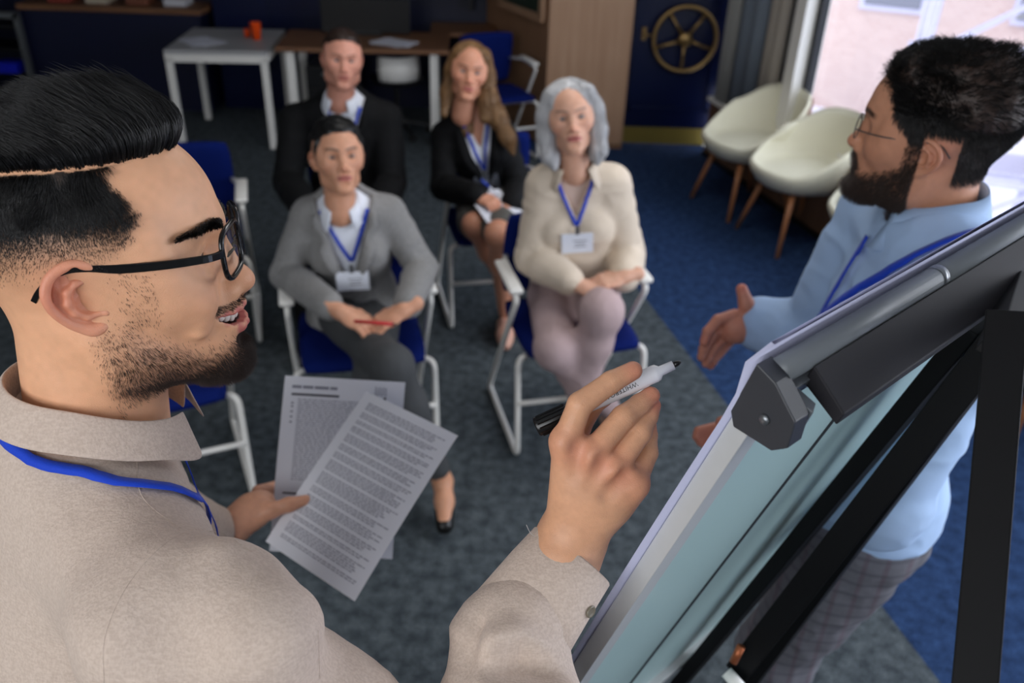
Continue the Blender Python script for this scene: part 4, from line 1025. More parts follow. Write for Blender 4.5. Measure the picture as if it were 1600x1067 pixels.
tp0 = A(836, 838, .74); G().tube(catmull([tp0, tp0+RT*-.004+UPV*.003, tp0+RT*-.0075+UPV*.010], 5), .00022, 5).ob('loose_thread', plain('thread', (196, 190, 184), .8), fgp, True, origin=FO)
def face_of(x_, y_, VV, FF):
    b = BVHTree.FromPolygons([tuple(v) for v in VV], FF); r = nrm(FW+RT*(x_-800)/F-UPV*(y_-533.5)/F); h = b.ray_cast(Vector(CC), Vector(r)); return (np.array(h[0]), np.array(h[1])) if h[0] is not None else (None, None)
bp, bn = face_of(922, 955, cV_, Fc)
if bp is not None:
    if bn@(CC-bp) < 0: bn = -bn
    G().lathe([(.001, .0), (.0052, 0), (.0056, .0012), (.0048, .0022), (.0036, .0014), (.001, .0014)], 24, (frame_from(bn), bp)).ob('cuff_button', plain('horn_button', (120, 112, 96), .25), fgp, True, origin=FO)
# collar: stand and fall swept round the neck
cax = -nkd; cc0 = W_(np.array([(0, -.034, -.128)]))[0]; cf = nrm(FR[:, 1]*.2+FH_R[:, 1]*.8); cf = nrm(cf-cax*(cf@cax)); cr_ = np.cross(cf, cax)
V = []; n = 49; Tn = [( .0, -.012, .0665), (.0, .014, .0675), (.0, .020, .0690), (.3, .0175, .0725), (.75, .002, .0805), (1, -.013, .0885)]
for i in range(n):
    a = math.radians(-158+316*i/(n-1)); fr = abs(a)/math.radians(158)      # a=0 at the nape
    dirv = -cf*math.cos(a)*1.02+cr_*math.sin(a)*.98
    for (t_, hh, rr) in Tn:
        drop = -.020*smoothstep(.45, 1, fr)*(1 if t_ < .2 else 1.0)-(.014*smoothstep(.8, 1, fr)*t_); lean = .010*smoothstep(.5, 1, fr)
        V.append(cc0+cax*(hh+drop+.004*math.cos(a))+dirv*(rr+lean)*(1+.0*t_))
Fc = [(i*6+j, i*6+j+1, (i+1)*6+j+1, (i+1)*6+j) for i in range(n-1) for j in range(5)]
co = mk('collar', V, Fc, M_linen, fgp, True, None, FO); so = co.modifiers.new('s', 'SOLIDIFY'); so.thickness = .0022; su = co.modifiers.new('u', 'SUBSURF'); su.levels = su.render_levels = 2
COLV, COLF = np.array(V), Fc
# trousers, shoes
M_trou = plain('navy_trousers', (30, 34, 44), .8)
tv = Vol(.008); torso(tv, FJ, .0, .05, sh=False)
for s in 'RL': leg(tv, FJ, s, .016)
tv.fn(lambda X, Y, Z: 1.03-Z+0*X+0*Y, (-2, -2, 1.02), (2, 2, 2), .01); tv.fn(lambda X, Y, Z: Z-.05+0*X+0*Y, (-2, -2, -1), (2, 2, .05), .01)
tV, tQ = tv.mesh(); mk('trousers', folds(tV, tQ, (), [((8, 8, 10), .006, 4)]), tQ, M_trou, fgp, True, None, FO)
def shoe(parent, an, d, mat, origin, name='shoe', L=.17, low=False):
    an = np.array(an, float); d = nrm((d[0], d[1], 0)); v = Vol(.005); z0 = 0.0
    hl = np.array((an[0], an[1], 0))-d*.03
    v.chain([(hl+[0, 0, .038], .034), (hl+d*.09+[0, 0, .036], .036), (hl+d*L+[0, 0, .028], .030), (hl+d*(L+.045)+[0, 0, .024], .022)], .03)
    if not low: v.cone(hl+d*.03+[0, 0, .05], (an[0], an[1], .095), .038, .040, .02)
    v.fn(lambda X, Y, Z: Z-.003+0*X+0*Y, (-9, -9, -1), (9, 9, .003), .003); V, Q = v.mesh(); V[:, 2] = np.maximum(V[:, 2], .001)
    mk(name, V, Q, mat, parent, True, None, origin)
M_shoe = plain('black_leather', (16, 15, 15), .35)
for s in 'RL': shoe(fgp, FJ['an'+s], FR[:, 1], M_shoe, FO)
M_teeth = plain('teeth', (236, 230, 220), .2, var=.02)
for i in range(-4, 4):
    a = (i+.5)/4.2; xx = .0325*math.sin(a*1.2); yy = .0985-13*xx*xx-.0035; hh = (.0095, .0105, .0088, .0085, .0085)[min(int(abs(i+.5)), 4)]
    t = Vol(.0009); t.ell((0, 0, 0), (.0050, .0036, hh*.72), .001); tv, tq = t.mesh(); tv = np.clip(tv, (-.0042, -.0032, -hh*.62), (.0042, .0032, hh*.62))
    mk('tooth', W_(tv@RZ(-a*.9).T+np.array((xx, yy+.0035, -.0628+.0085*abs(a)**2))), tq, M_teeth, fgp, True, None, FO)

# ---- glasses
gl = thing('glasses', 'black rectangular glasses worn by the man in the foreground', 'glasses', (0, 0, 0)); gl.location = FH_T
GO = FH_T
M_gloss = plain('glossy_black', (8, 8, 10), .18, var=.05)
def lens_outline(s, n=40, sc=1.0):
    P = []
    for i in range(n):
        a = 2*PI*i/n; c, q = math.cos(a), math.sin(a); e = 2/3.8
        xx = .0255*sc*abs(c)**e*np.sign(c); zz = .0205*sc*abs(q)**e*np.sign(q)
        X = .0335+xx; P.append((s*X, .1115-.10*(X-.0335)-2.2*(X-.012)**2*1.0, .0035+zz-.04*xx))
    return P
for s in (-1, 1):
    G().tube([W_(np.array([p]))[0] for p in lens_outline(s)], .0024, 8, True).ob('rim', M_gloss, gl, True, origin=GO)
    L_ = W_(np.array(lens_outline(s, 40, .97))); c = L_.mean(0); V = np.vstack([L_, [c]])
    mk('lens', V, [(i, (i+1) % 40, 40) for i in range(40)], M_glass if 'M_glass' in globals() else M_gloss, gl, True, None, GO)
    tp = [(s*.0605, .1045, .0085), (s*.0665, .1000, .0085), (s*.0725, .090, .0090), (s*.0770, .062, .0095), (s*.0800, .030, .0115), (s*.0810, .008, .0150), (s*.0800, -.010, .0140), (s*.0780, -.022, .0080), (s*.0755, -.032, -.0010), (s*.0740, -.038, -.0090)]
    tp = W_(np.array(catmull(tp, 4))); up_ = FH_R[:, 2]; g = G(); n = len(tp)
    hh = np.interp(np.arange(n)/(n-1), [0, .12, .45, .62, .8, 1], [.0068, .0060, .0076, .0044, .0044, .0048]); V = []
    for i, p in enumerate(tp):
        t = nrm(tp[min(i+1, n-1)]-tp[max(i-1, 0)]); u = nrm(up_-t*(up_@t)); sd = np.cross(t, u)
        for a, b in ((-1, -1), (1, -1), (1.0, 1), (-1, 1)): V.append(p+sd*a*.0014+u*b*hh[i]/2)
    Fc = [(i*4+k, i*4+(k+1) % 4, i*4+4+(k+1) % 4, i*4+4+k) for i in range(n-1) for k in range(4)]+[(3, 2, 1, 0), tuple((n-1)*4+k for k in range(4))]
    mk('temple', V, Fc, M_gloss, gl, False, None, GO, bev=.0006)
    nb = W_(np.array([(s*.0105, .1100, -.002), (s*.0095, .104, -.008), (s*.0115, .099, -.012)])); G().tube(nb, [.001, .0016, .0022], 8).ob('nose_pad', M_gloss, gl, True, origin=GO)
G().tube(W_(np.array(catmull([(-.0105, .1110, .006), (0, .1135, .0095), (.0105, .1110, .006)], 5))), .0018, 8).ob('bridge', M_gloss, gl, True, origin=GO)

# ---- marker
mkr = thing('marker', 'white whiteboard marker with a black cap, held in the raised right hand', 'marker'); MA = A(838, 668, .748); MB = A(1062, 566, .742); mkr.location = MA; md = nrm(MB-MA); ML = np.linalg.norm(MB-MA)
mR = frame_from(md, np.cross(md, nrm(CC-MA)))
M_mw = plain('white_barrel', (232, 233, 238), .25, var=.01); M_mb = plain('black_cap', (12, 12, 13), .3, var=.05)
def mpt(u): return MA+md*u
r0 = .0082
G().lathe([(.001, .028), (r0*.86, .028), (r0*.90, .05), (r0*.98, .085), (r0, ML-.034), (r0*.93, ML-.030), (r0*.95, ML-.024), (r0*.90, ML-.021), (r0*.55, ML-.018), (r0*.50, ML-.006), (.001, ML-.006)], 40, (mR, MA)).ob('barrel', M_mw, mkr, True, origin=MA)
G().lathe([(.001, ML-.0065), (.0026, ML-.0065), (.0024, ML-.002), (.001, ML+.001)], 16, (mR, MA)).ob('nib', M_mb, mkr, True, origin=MA)
G().lathe([(.001, 0), (r0*.98, 0), (r0*1.06, .0015), (r0*1.06, .036), (r0*.9, .038), (.001, .038)], 40, (mR, MA)).ob('cap', M_mb, mkr, True, origin=MA)
g = G()
for k in range(14): a = 2*PI*k/14; g.bar(MA+mR@np.array((math.cos(a)*r0*1.07, math.sin(a)*r0*1.07, .003)), MA+mR@np.array((math.cos(a)*r0*1.07, math.sin(a)*r0*1.07, .030)), .0011, .0011)
g.ob('cap_ribs', M_mb, mkr, origin=MA)
def text_mesh(body, size):
    cu = bpy.data.curves.new('txt', 'FONT'); cu.body = body; cu.size = size; cu.resolution_u = 3; o = bpy.data.objects.new('txt', cu); COL.objects.link(o)
    bpy.context.view_layer.update(); dg = bpy.context.evaluated_depsgraph_get(); me = o.evaluated_get(dg).to_mesh()
    V = np.array([v.co[:] for v in me.vertices]); Fc = [tuple(p.vertices) for p in me.polygons]; o.evaluated_get(dg).to_mesh_clear(); bpy.data.objects.remove(o); bpy.data.curves.remove(cu); return V, Fc
tV_, tF_ = text_mesh('WHITEBOARD', .0058)
tV_[:, 0] -= tV_[:, 0].min(); wl = tV_[:, 0].max()
# reads upside down, from the nib end back to the hand, wrapped round the barrel
vd = mR.T@nrm(CC-mpt(ML*.6)); a0 = math.atan2(vd[1], vd[0])+.22; out = []
u0 = ML-.041
for x_, y_, _ in tV_: a = a0+(y_-.002)/r0; rr = r0*1.012; out.append(MA+mR@np.array((math.cos(a)*rr, math.sin(a)*rr, u0-x_)))
mk('lettering', out, tF_, M_mb, mkr, False, None, MA)
# ---- blue lanyard round the foreground man's neck
M_lany = woven('blue_lanyard', (18, 66, 200), .0009, .3, .1, .7)
ly = thing('lanyard', 'blue lanyard under the beige collar of the man with glasses', 'lanyard'); ly.location = nkc
n = 60; pts = []; nn_ = []
for i in range(n):
    a = math.radians(-150+300*i/(n-1)); fr = abs(a)/math.radians(150); dirv = -cf*math.cos(a)+cr_*math.sin(a)
    p = cc0+dirv*(.092+.03*smoothstep(.5, 1, fr))-cax*(.014+.05*smoothstep(.55, 1, fr)); q, nq = snap(bshirt, p, .0035); pts.append(q); nn_.append(nq)
ch = []
e0 = np.array(pts[-1]); e9 = np.array(pts[0]); low = np.array(FJ['neck'])+FR[:, 1]*.20-FR[:, 2]*.30
def down(p0):
    o = []
    for t in np.linspace(.04, 1, 24): q, nq = snap(bshirt, p0*(1-t)+low*t, .004); o.append((q, nq))
    return o
dl = down(e9)[::-1]; dr = down(e0)
pts = [p for p, _ in dl]+pts+[p for p, _ in dr]; nn_ = [q for _, q in dl]+nn_+[q for _, q in dr]
ribbon(pts, nn_, .0098, .0012, 'strap', M_lany, ly, nkc)
# ================================================================== the other people
def ray_(x, y): return FW+RT*(x-800)/F-UPV*(y-533.5)/F
def YP(x, y, Y): r = ray_(x, y); return CC+r*(Y/r[1])
def ZP(x, y, z): r = ray_(x, y); return CC+r*((z-CAM_H)/r[2])
def scaleT(T0, Y): T0 = np.array(T0, float); return CC+(T0-CC)*(Y/T0[1])
M_grey_bl = woven('grey_wool', (138, 137, 136), .004, .3, .22, .85, sheen=.05)
M_black_w = woven('black_wool', (9, 10, 13), .0016, .3, .1, .8, sheen=0)
M_cream_sh = plain('cream_cotton', (216, 200, 180), .85, var=.04, scale=20, bump=.05, sheen=.1)
M_white_sh = plain('white_shirt', (226, 230, 240), .8, var=.02)
M_pink = plain('dusty_pink_cloth', (184, 160, 160), .85, var=.04)
M_char_tr = plain('charcoal_cloth', (62, 64, 66), .85, var=.08)
M_bluesh = plain('light_blue_shirt', (172, 200, 236), .8, var=.03, scale=30, bump=.05)
M_skirt = plain('olive_grey_cloth', (86, 84, 80), .85)
def hair_m(name, c, r=.45):
    t = NT(name); t.l(t.mixc(t.noise(90, 3, vec=(1, 1, .15)).outputs[0], np.array(s2l(c))*.6, np.array(s2l(c))*1.25), t.b.inputs['Base Color']); t.b.inputs['Roughness'].default_value = r; return t.m
M_h_black = M_hair; M_h_brown = hair_m('short_brown_hair', (48, 32, 24)); M_h_blond = hair_m('long_fair_hair', (132, 98, 62)); M_h_grey = hair_m('silver_hair', (206, 206, 208), .4)

def top_layer(J, o, h, mat, name, parent, origin, Vneck=None, arms=True, hem=None, nzamp=.004, bust=0, bw=1.0, waist=1.0, rs=(.048, .040, .034, .027), end=.97, lines=(), col=None, nkr=.062, cut=None, belly=0):
    v = Vol(h); R = torso(v, J, o, .05, bw=bw, bust=bust, waist=waist); pel = np.array(J['pel'], float); nk = np.array(J['neck'], float)
    if belly: v.ell(pel+(nk-pel)*.3+R[:, 1]*.03, (.13*bw+o, .10+belly, .15), .05, R)
    if arms:
        for s in 'RL': arm(v, J, s, o+.002, end=end, r=rs)
    nb = np.array(J['neckc'] if 'neckc' in J else nk+R[:, 2]*.05, float); v.ell(nb, (nkr, nkr, .07), .01, sub=True)
    Ri = R.T
    if hem is not None: v.fn(lambda X, Y, Z: (X-pel[0])*R[0, 2]+(Y-pel[1])*R[1, 2]+(Z-pel[2])*R[2, 2]-hem, pel-.5, pel+.5, .006) if False else v.fn(lambda X, Y, Z: (X-pel[0])*R[0, 2]+(Y-pel[1])*R[1, 2]+(Z-pel[2])*R[2, 2]-hem+.0*(Z) if False else np.maximum((X-pel[0])*R[0, 2]+(Y-pel[1])*R[1, 2]+(Z-pel[2])*R[2, 2]-hem, -9), pel-np.array((.35, .35, .5)), pel+np.array((.35, .35, hem+.0)), .006)
    if Vneck is not None:
        zb, wt, x0 = Vneck      # bottom height above the pelvis, half width at the neck, offset
        L = np.linalg.norm(nk-pel)
        def f(X, Y, Z):
            lx = (X-pel[0])*R[0, 0]+(Y-pel[1])*R[1, 0]+(Z-pel[2])*R[2, 0]-x0; ly = (X-pel[0])*R[0, 1]+(Y-pel[1])*R[1, 1]+(Z-pel[2])*R[2, 1]; lz = (X-pel[0])*R[0, 2]+(Y-pel[1])*R[1, 2]+(Z-pel[2])*R[2, 2]
            hw = wt*np.clip((lz-zb)/(L-zb), 0, 1.2); return np.maximum(np.maximum(np.abs(lx)-hw, zb-lz), -(ly-.0))
        v.fn(f, pel-.1-np.array((.2, .2, 0)), nk+.25, .004)
    V, Q = v.mesh(); lns = list(lines)
    for s in 'RL':   # folds at the elbows and armpits
        e = np.array(J['el'+s]); a = np.array(J['sh'+s]); w_ = np.array(J['wr'+s]); n_ = nrm(np.cross(e-a, w_-e)+1e-6); ins = nrm(nrm(a-e)+nrm(w_-e))
        for q in (-.03, 0, .03): lns.append((e+ins*.03+nrm(a-e)*q+n_*.05, e+ins*.03+nrm(a-e)*(q+.015)-n_*.05, .010, .006))
    V = folds(V, Q, lns, [((7, 7, 15), nzamp*.9, 3+len(V) % 7), ((20, 20, 34), nzamp*.25, 5)]); 
    o_ = mk(name, V, Q, mat, parent, True, col, origin); return V, Q, bvh_of(V, Q), R
def local(J, R, x, y, z): return np.array(J['pel'], float)+R@np.array((x, y, z))
def collar_pts(J, R, bv, pts, off=.004):
    out = []
    for p in pts:
        q, n = snap(bv, local(J, R, *p), off); out.append((q, n))
    return out
def lapel(bv, J, R, mat, parent, origin, side, zb, wt, top, notch=True, wid=.045):
    L = np.linalg.norm(np.array(J['neck'], float)-np.array(J['pel'], float)); V = []; n = 14; s = side
    for i in range(n):
        t = i/(n-1); z = zb+(top-zb)*t; x = s*wt*np.clip((z-zb)/(L-zb), 0, 1.2)
        ww = wid*math.sin(min(1, t*1.6+.02)*PI/2)*(1 if not notch or abs(t-.72) > .05 else .45)
        for k in range(4):
            xx = x+s*ww*k/3*(1 if t < .8 else 1-.5*(t-.8)/.2); p = local(J, R, xx, .17, z)
            h = bv.ray_cast(Vector(p), Vector(-R[:, 1])); q = np.array(h[0]) if h[0] is not None else snap(bv, p)[0]
            V.append(q+R[:, 1]*(.009+.004*k/3))
    Fc = [(i*4+k, i*4+k+1, (i+1)*4+k+1, (i+1)*4+k) for i in range(n-1) for k in range(3)]
    o = mk('lapel', V, Fc, mat, parent, True, None, origin); q = o.modifiers.new('s', 'SOLIDIFY'); q.thickness = .005; q.offset = 0
def shirt_collar(J, R, mat, parent, origin, r=.062, zc=None, spread=.03, op=150, fall=.03, lift=0.0, ax=None, fwd=None):
    zc = np.array(J['neckc'] if zc is None else zc, float); ax = R[:, 2] if ax is None else nrm(ax); f = R[:, 1] if fwd is None else nrm(fwd); f = nrm(f-ax*(f@ax)); x_ = np.cross(f, ax); V = []; n = 33
    for i in range(n):
        a = math.radians(-op+2*op*i/(n-1)); fr = abs(a)/math.radians(op); d = -f*math.cos(a)+x_*math.sin(a)
        for rr, hh in ((r, -.012), (r, .014+lift), (r+.003, .018+lift), (r+.012, .004), (r+.022+.008*fr, -fall-.012*smoothstep(.75, 1, fr))):
            V.append(zc+ax*(hh-.024*smoothstep(.4, 1, fr))+d*(rr+spread*.3*smoothstep(.7, 1, fr)*(hh < 0)))
    Fc = [(i*5+j, i*5+j+1, (i+1)*5+j+1, (i+1)*5+j) for i in range(n-1) for j in range(4)]
    o = mk('collar', V, Fc, mat, parent, True, None, origin); q = o.modifiers.new('s', 'SOLIDIFY'); q.thickness = .003
def lanyard(name_label, J, R, bv, origin, z_end, mat, badge=True, xe=0.0, x0=.075, badge_label=None, dark=False, tilt=0, zt=None):
    t = thing('name_badge' if badge else 'lanyard', name_label, 'badge' if badge else 'lanyard'); t.location = origin
    L = np.linalg.norm(np.array(J['neck'], float)-np.array(J['pel'], float)); zt = L-.01 if zt is None else zt
    for s in (-1, 1):
        pts = []; nn = []
        for q in np.linspace(0, 1, 16):
            p = local(J, R, s*x0*(1-q)+xe*q+s*.002, .2, zt*(1-q)+z_end*q); h = bv.ray_cast(Vector(p), Vector(-R[:, 1]))
            if h[0] is None: continue
            pts.append(np.array(h[0])+np.array(h[1])*.006); nn.append(np.array(h[1]))
        if len(pts) > 3: ribbon(pts, nn, .012, .0015, 'strap', mat, t, origin)
    if badge:
        p = local(J, R, xe, .2, z_end); h = bv.ray_cast(Vector(p), Vector(-R[:, 1])); c = (np.array(h[0]) if h[0] is not None else p-R[:, 1]*.05)
        for du, dv in ((-.05, -.02), (.05, -.02), (-.05, -.09), (.05, -.09), (0, -.09)):
            h2 = bv.ray_cast(Vector(p+R[:, 0]*du+R[:, 2]*dv), Vector(-R[:, 1]))
            if h2[0] is not None: c = c+R[:, 1]*max(0, (np.array(h2[0])-c)@R[:, 1])
        c = c+R[:, 1]*.008
        Rb = R@RY(tilt)
        G().box(c+R[:, 2]*-.005, (.014, .006, .03), Rb).ob('clip', M_steel, t, origin=origin)
        G().box(c+R[:, 2]*-.055, (.112, .003, .076), Rb).ob('badge_card', M_white_sh if not dark else plain('dark_badge', (92, 96, 106), .3), t, origin=origin, bev=.0008)
        g = G(); 
        for k, (z_, w_) in enumerate(((-.045, .05), (-.057, .035), (-.068, .042))): g.box(c+Rb@np.array((-.01, .0022, z_)), (w_, .0008, .004), Rb)
        g.ob('badge_print', plain('pale_ink', (150, 152, 160), .7), t, origin=origin)
    return t
def seated(name, label, chair, H, hyaw, J, head_kw, paint_kw, skin, hs=1.0, hh=.003, body_o=-.012, brow_c=(40, 28, 22), eye=None):
    'person root + one body mesh (head, torso, limbs, hands)'
    o = thing('person', label, 'person', (J['pel'][0], J['pel'][1], 0)); O = np.array(o.location); R = RH(*[math.radians(a) for a in hyaw])
    V, Q = head_vol(hh, **head_kw).mesh(); c = paint_head(V, skin, brow=brow_c, **paint_kw); parts = [(xf(V*hs, R, H), Q, c)]
    J['neckc'] = xf(np.array([(0, -.036, -.150)])*hs, R, H)[0]
    return o, O, R, V, Q, parts
def limbs(J, parts, skin, o=-.012, arms_=True, sc=1.0, legs_=True):
    bv = Vol(.007); torso(bv, J, o-.006, bw=sc)
    for s in 'RL':
        arm(bv, J, s, -.013, end=.92)
        if legs_: leg(bv, J, s, -.008)
    V, Q = bv.mesh(); parts.append((V, Q, np.tile(np.array(s2l(skin)), (len(V), 1))))
def addhand(parts, skin, *a, **k):
    V, Q = hand(None, *a, **k); parts.append((V, Q, hand_col(V, skin)))
def finish(o, O, parts): V, Q, C_ = join(parts); return mk('body', V, Q, M_skin, o, True, C_, O)
def trousers(J, mat, o, O, parent, h=.007, waist=.08, cuff=.9, r=(.088, .064, .056, .046), nz=.005, name='trousers', hips=True, col=None):
    v = Vol(h); pel = np.array(J['pel'], float); v.ell(pel+np.array((0, 0, -.01)), (.165, .14, .11), .05, J.get('R', np.eye(3)))
    for s in 'RL': leg(v, J, s, o, r=r, end=cuff)
    V, Q = v.mesh(); lns = []
    for s in 'RL':
        k = np.array(J['kn'+s]); hp = np.array(J['hip'+s]); 
        for q in (.0, .04): lns.append((hp+(k-hp)*.25+[-.05, 0, .06+q], hp+(k-hp)*.3+[.07, 0, .05+q], .012, .006))
    V = folds(V, Q, lns, [((9, 9, 9), nz, 2), ((22, 22, 22), nz*.4, 5)]); return mk(name, V, Q, mat, parent, True, col, O)

def bvh2(*L):
    V = np.concatenate([a for a, _ in L]); off = np.cumsum([0]+[len(a) for a, _ in L[:-1]]); return BVHTree.FromPolygons([tuple(v) for v in V], [tuple(int(i)+int(o_) for i in q) for (a, Qq), o_ in zip(L, off) for q in Qq])
def hair_over(V, Q, R, H, O, parent, mat, n, L, r, flow_, name='hair_strands', prob=lambda P: np.ones(len(P)), wave=.25, S=6, seed=3):
    'strands lying on the hair volume, following flow_(P) projected on the surface'
    P, N = sample(V, Q, n, prob); step = L*(.6+.6*rng.random(len(P)))/(S-1); pts = [P+N*.0005]; cur = pts[0]; b = bvh_of(V, Q)
    for k in range(S-1):
        d = flow_(cur)+wave*np.stack([vnoise(cur*30, seed+q) for q in range(3)], 1)+rng.normal(0, .05, cur.shape); d -= N*(d*N).sum(1)[:, None]; d /= np.linalg.norm(d, axis=1)[:, None]+1e-9
        cur = cur+d*step[:, None]; nw = []; nn = []
        for p, n0 in zip(cur, N):
            c, q, _, _ = b.find_nearest(Vector(p)); nw.append(c); nn.append(q)
        N = np.array(nn); cur = np.array(nw)+N*(.0012+.001*k/(S-1)); pts.append(cur)
    pts = np.stack(pts, 1); rr = r*np.linspace(1, .35, S)[None, :]*(.6+.8*rng.random((len(P), 1)))
    strands(xf(pts, R, H)-O, rr, mat, name, parent)
# ------------------------------------------------------------------ woman in the grey blazer
SK1 = (205, 150, 120)
H = scaleT((-.61, 2.8, 1.097), 2.735); f1 = np.array((.254, -.967, 0)); r1 = np.array((-.967, -.254, 0))
J = dict(pel=(-.585, 2.80, .545), neck=(-.590, 2.755, .955), shR=YP(484, 338, 2.76), shL=YP(606, 334, 2.80), elR=YP(447, 428, 2.70), elL=YP(659, 420, 2.76), wrR=ZP(528, 486, .70), wrL=ZP(634, 484, .70),
         hipR=(-.66, 2.76, .53), hipL=(-.50, 2.80, .53), knR=ZP(612, 572, .60), anR=ZP(692, 752, .13), knL=ZP(585, 588, .48), anL=ZP(568, 720, .10))
o, O, R, hV, hQ, parts = seated('person', 'woman in a grey blazer with short black hair, seated holding a red pen', 'gs', H, (202, 17, -1.8), J, dict(fem=.7, smile=.3, jaw=.94), dict(lip=(176, 96, 92), browth=1.0), SK1)
limbs(J, parts, SK1, legs_=False)
for s, nx in (('R', 1), ('L', -1)):
    d = (ZP(583, 503, .665)-np.array(J['wr'+s])); addhand(parts, SK1, np.array(J['wr'+s])+nrm(d)*.01, nrm(d)+np.array((0, -.35, -.05)), (0, -.25, 1), nx, h=.003, s=1.0, curl=.5)
fv = Vol(.004); a_ = J['anR']; fv.chain([(a_+nrm(J['knR']-a_)*.14, .044), (a_, .032), (a_+[.01, -.06, -.035], .031), (a_+[.015, -.12, -.075], .028)], .02); V, Q = fv.mesh(); parts.append((V, Q, np.tile(np.array(s2l((206, 150, 118))), (len(V), 1))))
finish(o, O, parts); eyes(o, R, H-O, M_eye_brown, (0, -.1))
v = Vol(.005); v.ell((0, -.018, .046), (.083, .096, .088), .02).ell((0, .03, .085), (.06, .05, .036), .03).ell((0, -.06, -.01), (.066, .045, .06), .03)
v.ell((0, .090, -.010), (.058, .06, .070), .010, sub=True); v.ell((.012, .108, .045), (.045, .035, .028), .015, sub=True)
for s in (-1, 1): v.ell((s*.085, .004, -.035), (.022, .032, .050), .01, sub=True)
for s in (-1, 1): v.cone((s*.066, .048, .05), (s*.072, .034, -.010), .014, .007, .012)
V, Q = v.mesh(); N = normals(V, Q); V = V+N*(.0025*fbm(V*np.array((60, 25, 60)), 3))[:, None]; mk('hair', xf(V, R, H), Q, M_h_black, o, True, None, O); hair_over(V, Q, R, H, O, o, M_h_black, 2200, .035, .0007, lambda P: np.stack([-1.0+0*P[:, 0], .3+0*P[:, 0], -.4-4*np.abs(P[:, 0])], 1))
V, Q, b_, TR = top_layer(J, .004, .006, M_white_sh, 'shirt', o, O, None, arms=False, nkr=.055, nzamp=.002, bw=.86, waist=.8); V1, Q1 = V, Q; shirt_collar(J, TR, M_white_sh, o, O, r=.052, fall=.035)
V, Q, bj, TR = top_layer(J, .017, .006, M_grey_bl, 'blazer', o, O, (.14, .088, .0), hem=None, nzamp=.003, bust=1, nkr=.066, rs=(.044, .038, .036, .030), bw=.92, waist=.82, end=.86)
V2, Q2 = V, Q
for s in (-1, 1): lapel(bj, J, TR, M_grey_bl, o, O, s, .14, .088, .40)
# blazer skirt falling over the hips
v = Vol(.007)
for s in (-1, 1):
    c = local(J, TR, s*.09, .04, -.02); v.ell(c, (.09, .11, .11), .03, TR)
v.fn(lambda X, Y, Z: Z-.50+0*X+0*Y, (-3, 0, 0), (3, 6, .5), .01); V, Q = v.mesh(); mk('blazer_skirt', folds(V, Q, (), [((12, 12, 12), .004, 2)]), Q, M_grey_bl, o, True, None, O)
G().lathe([(.001, 0), (.009, 0), (.008, .003), (.001, .004)], 16, (frame_from(TR[:, 1]), snap(bj, local(J, TR, .0, .15, .13), .002)[0])).ob('button', M_black, o, True, origin=O)
trousers(J, M_char_tr, .0, O, o, cuff=.86, nz=.003)
v = Vol(.0035); v.chain([(a_+[.012, -.082, -.060], .0345), (a_+[.016, -.128, -.083], .0300)], .02); v.chain([(a_+[.004, .0, -.066], .018), (a_+[.010, -.07, -.082], .018)], .01); V, Q = v.mesh(); mk('shoe', V, Q, M_shoe, o, True, None, O); shoe(o, J['anL'], f1, M_shoe, O, L=.13, low=True)
lanyard('white name badge on a blue lanyard worn over the grey blazer', J, TR, bvh2((V1, Q1), (V2, Q2)), np.array(J['neck']), .235, M_lany, xe=-.01)
pn = thing('pen', 'red pen between the hands of the woman in the grey blazer', 'pen'); c = ZP(583, 503, .70); pn.location = c
G().tube([c-np.array((.06, .0, 0)), c+np.array((.065, -.01, 0))], .006, 12).ob('barrel', plain('red_plastic', (190, 20, 34), .35), pn, True, origin=c); G().tube([c+np.array((.065, -.01, 0)), c+np.array((.075, -.0115, 0))], [.005, .0015], 12).ob('tip', M_black, pn, True, origin=c)

# ------------------------------------------------------------------ woman with grey hair, cream shirt
SK2 = (214, 164, 138)
H = scaleT((.181, 3.05, 1.186), 2.90)
J = dict(pel=(.235, 2.96, .545), neck=(.195, 2.925, 1.035), shR=YP(852, 290, 2.92), shL=YP(955, 288, 2.93), elR=YP(833, 402, 2.86), elL=YP(980, 398, 2.92), wrR=ZP(898, 444, .69), wrL=ZP(975, 438, .69),
         hipR=(.15, 2.92, .53), hipL=(.31, 2.92, .53), knR=ZP(868, 545, .50), anR=ZP(955, 640, .10), knL=ZP(940, 487, .655), anL=ZP(905, 625, .26))
o, O, R, hV, hQ, parts = seated('person', 'woman with shoulder-length silver hair, cream shirt and dusty pink trousers, seated with folded hands', 'gw', H, (180, 15, 9), J, dict(fem=.9, smile=.25, jaw=.92), dict(lip=(178, 88, 88), browth=.8, blush=.7), SK2, brow_c=(120, 96, 84))
limbs(J, parts, SK2, legs_=False)
addhand(parts, SK2, J['wrR'], (.9, -.30, -.12), (.1, -.35, 1), 1, h=.003, s=1.0, curl=.35); addhand(parts, SK2, np.array(J['wrL'])+[0, -.012, .02], (-.9, -.35, -.1), (-.1, -.35, 1), -1, h=.003, s=1.0, curl=.45)
for s in 'L': pass
fv = Vol(.004); a_ = J['anL']; fv.chain([(a_+nrm(J['knL']-a_)*.14, .044), (a_, .032), (a_+[-.0, -.06, -.045], .031), (a_+[-.0, -.12, -.085], .028)], .02); V, Q = fv.mesh(); parts.append((V, Q, np.tile(np.array(s2l(SK2)), (len(V), 1))))
finish(o, O, parts); eyes(o, R, H-O, M_eye_blue, (0, -.1))
v = Vol(.004); v.ell((0, -.014, .044), (.088, .102, .088), .02)
for s in (-1, 1): v.chain([((s*.060, .038, .075), .028), ((s*.083, .020, .02), .026), ((s*.088, .012, -.05), .027), ((s*.084, .020, -.115), .024), ((s*.072, .030, -.155), .012)], .03)
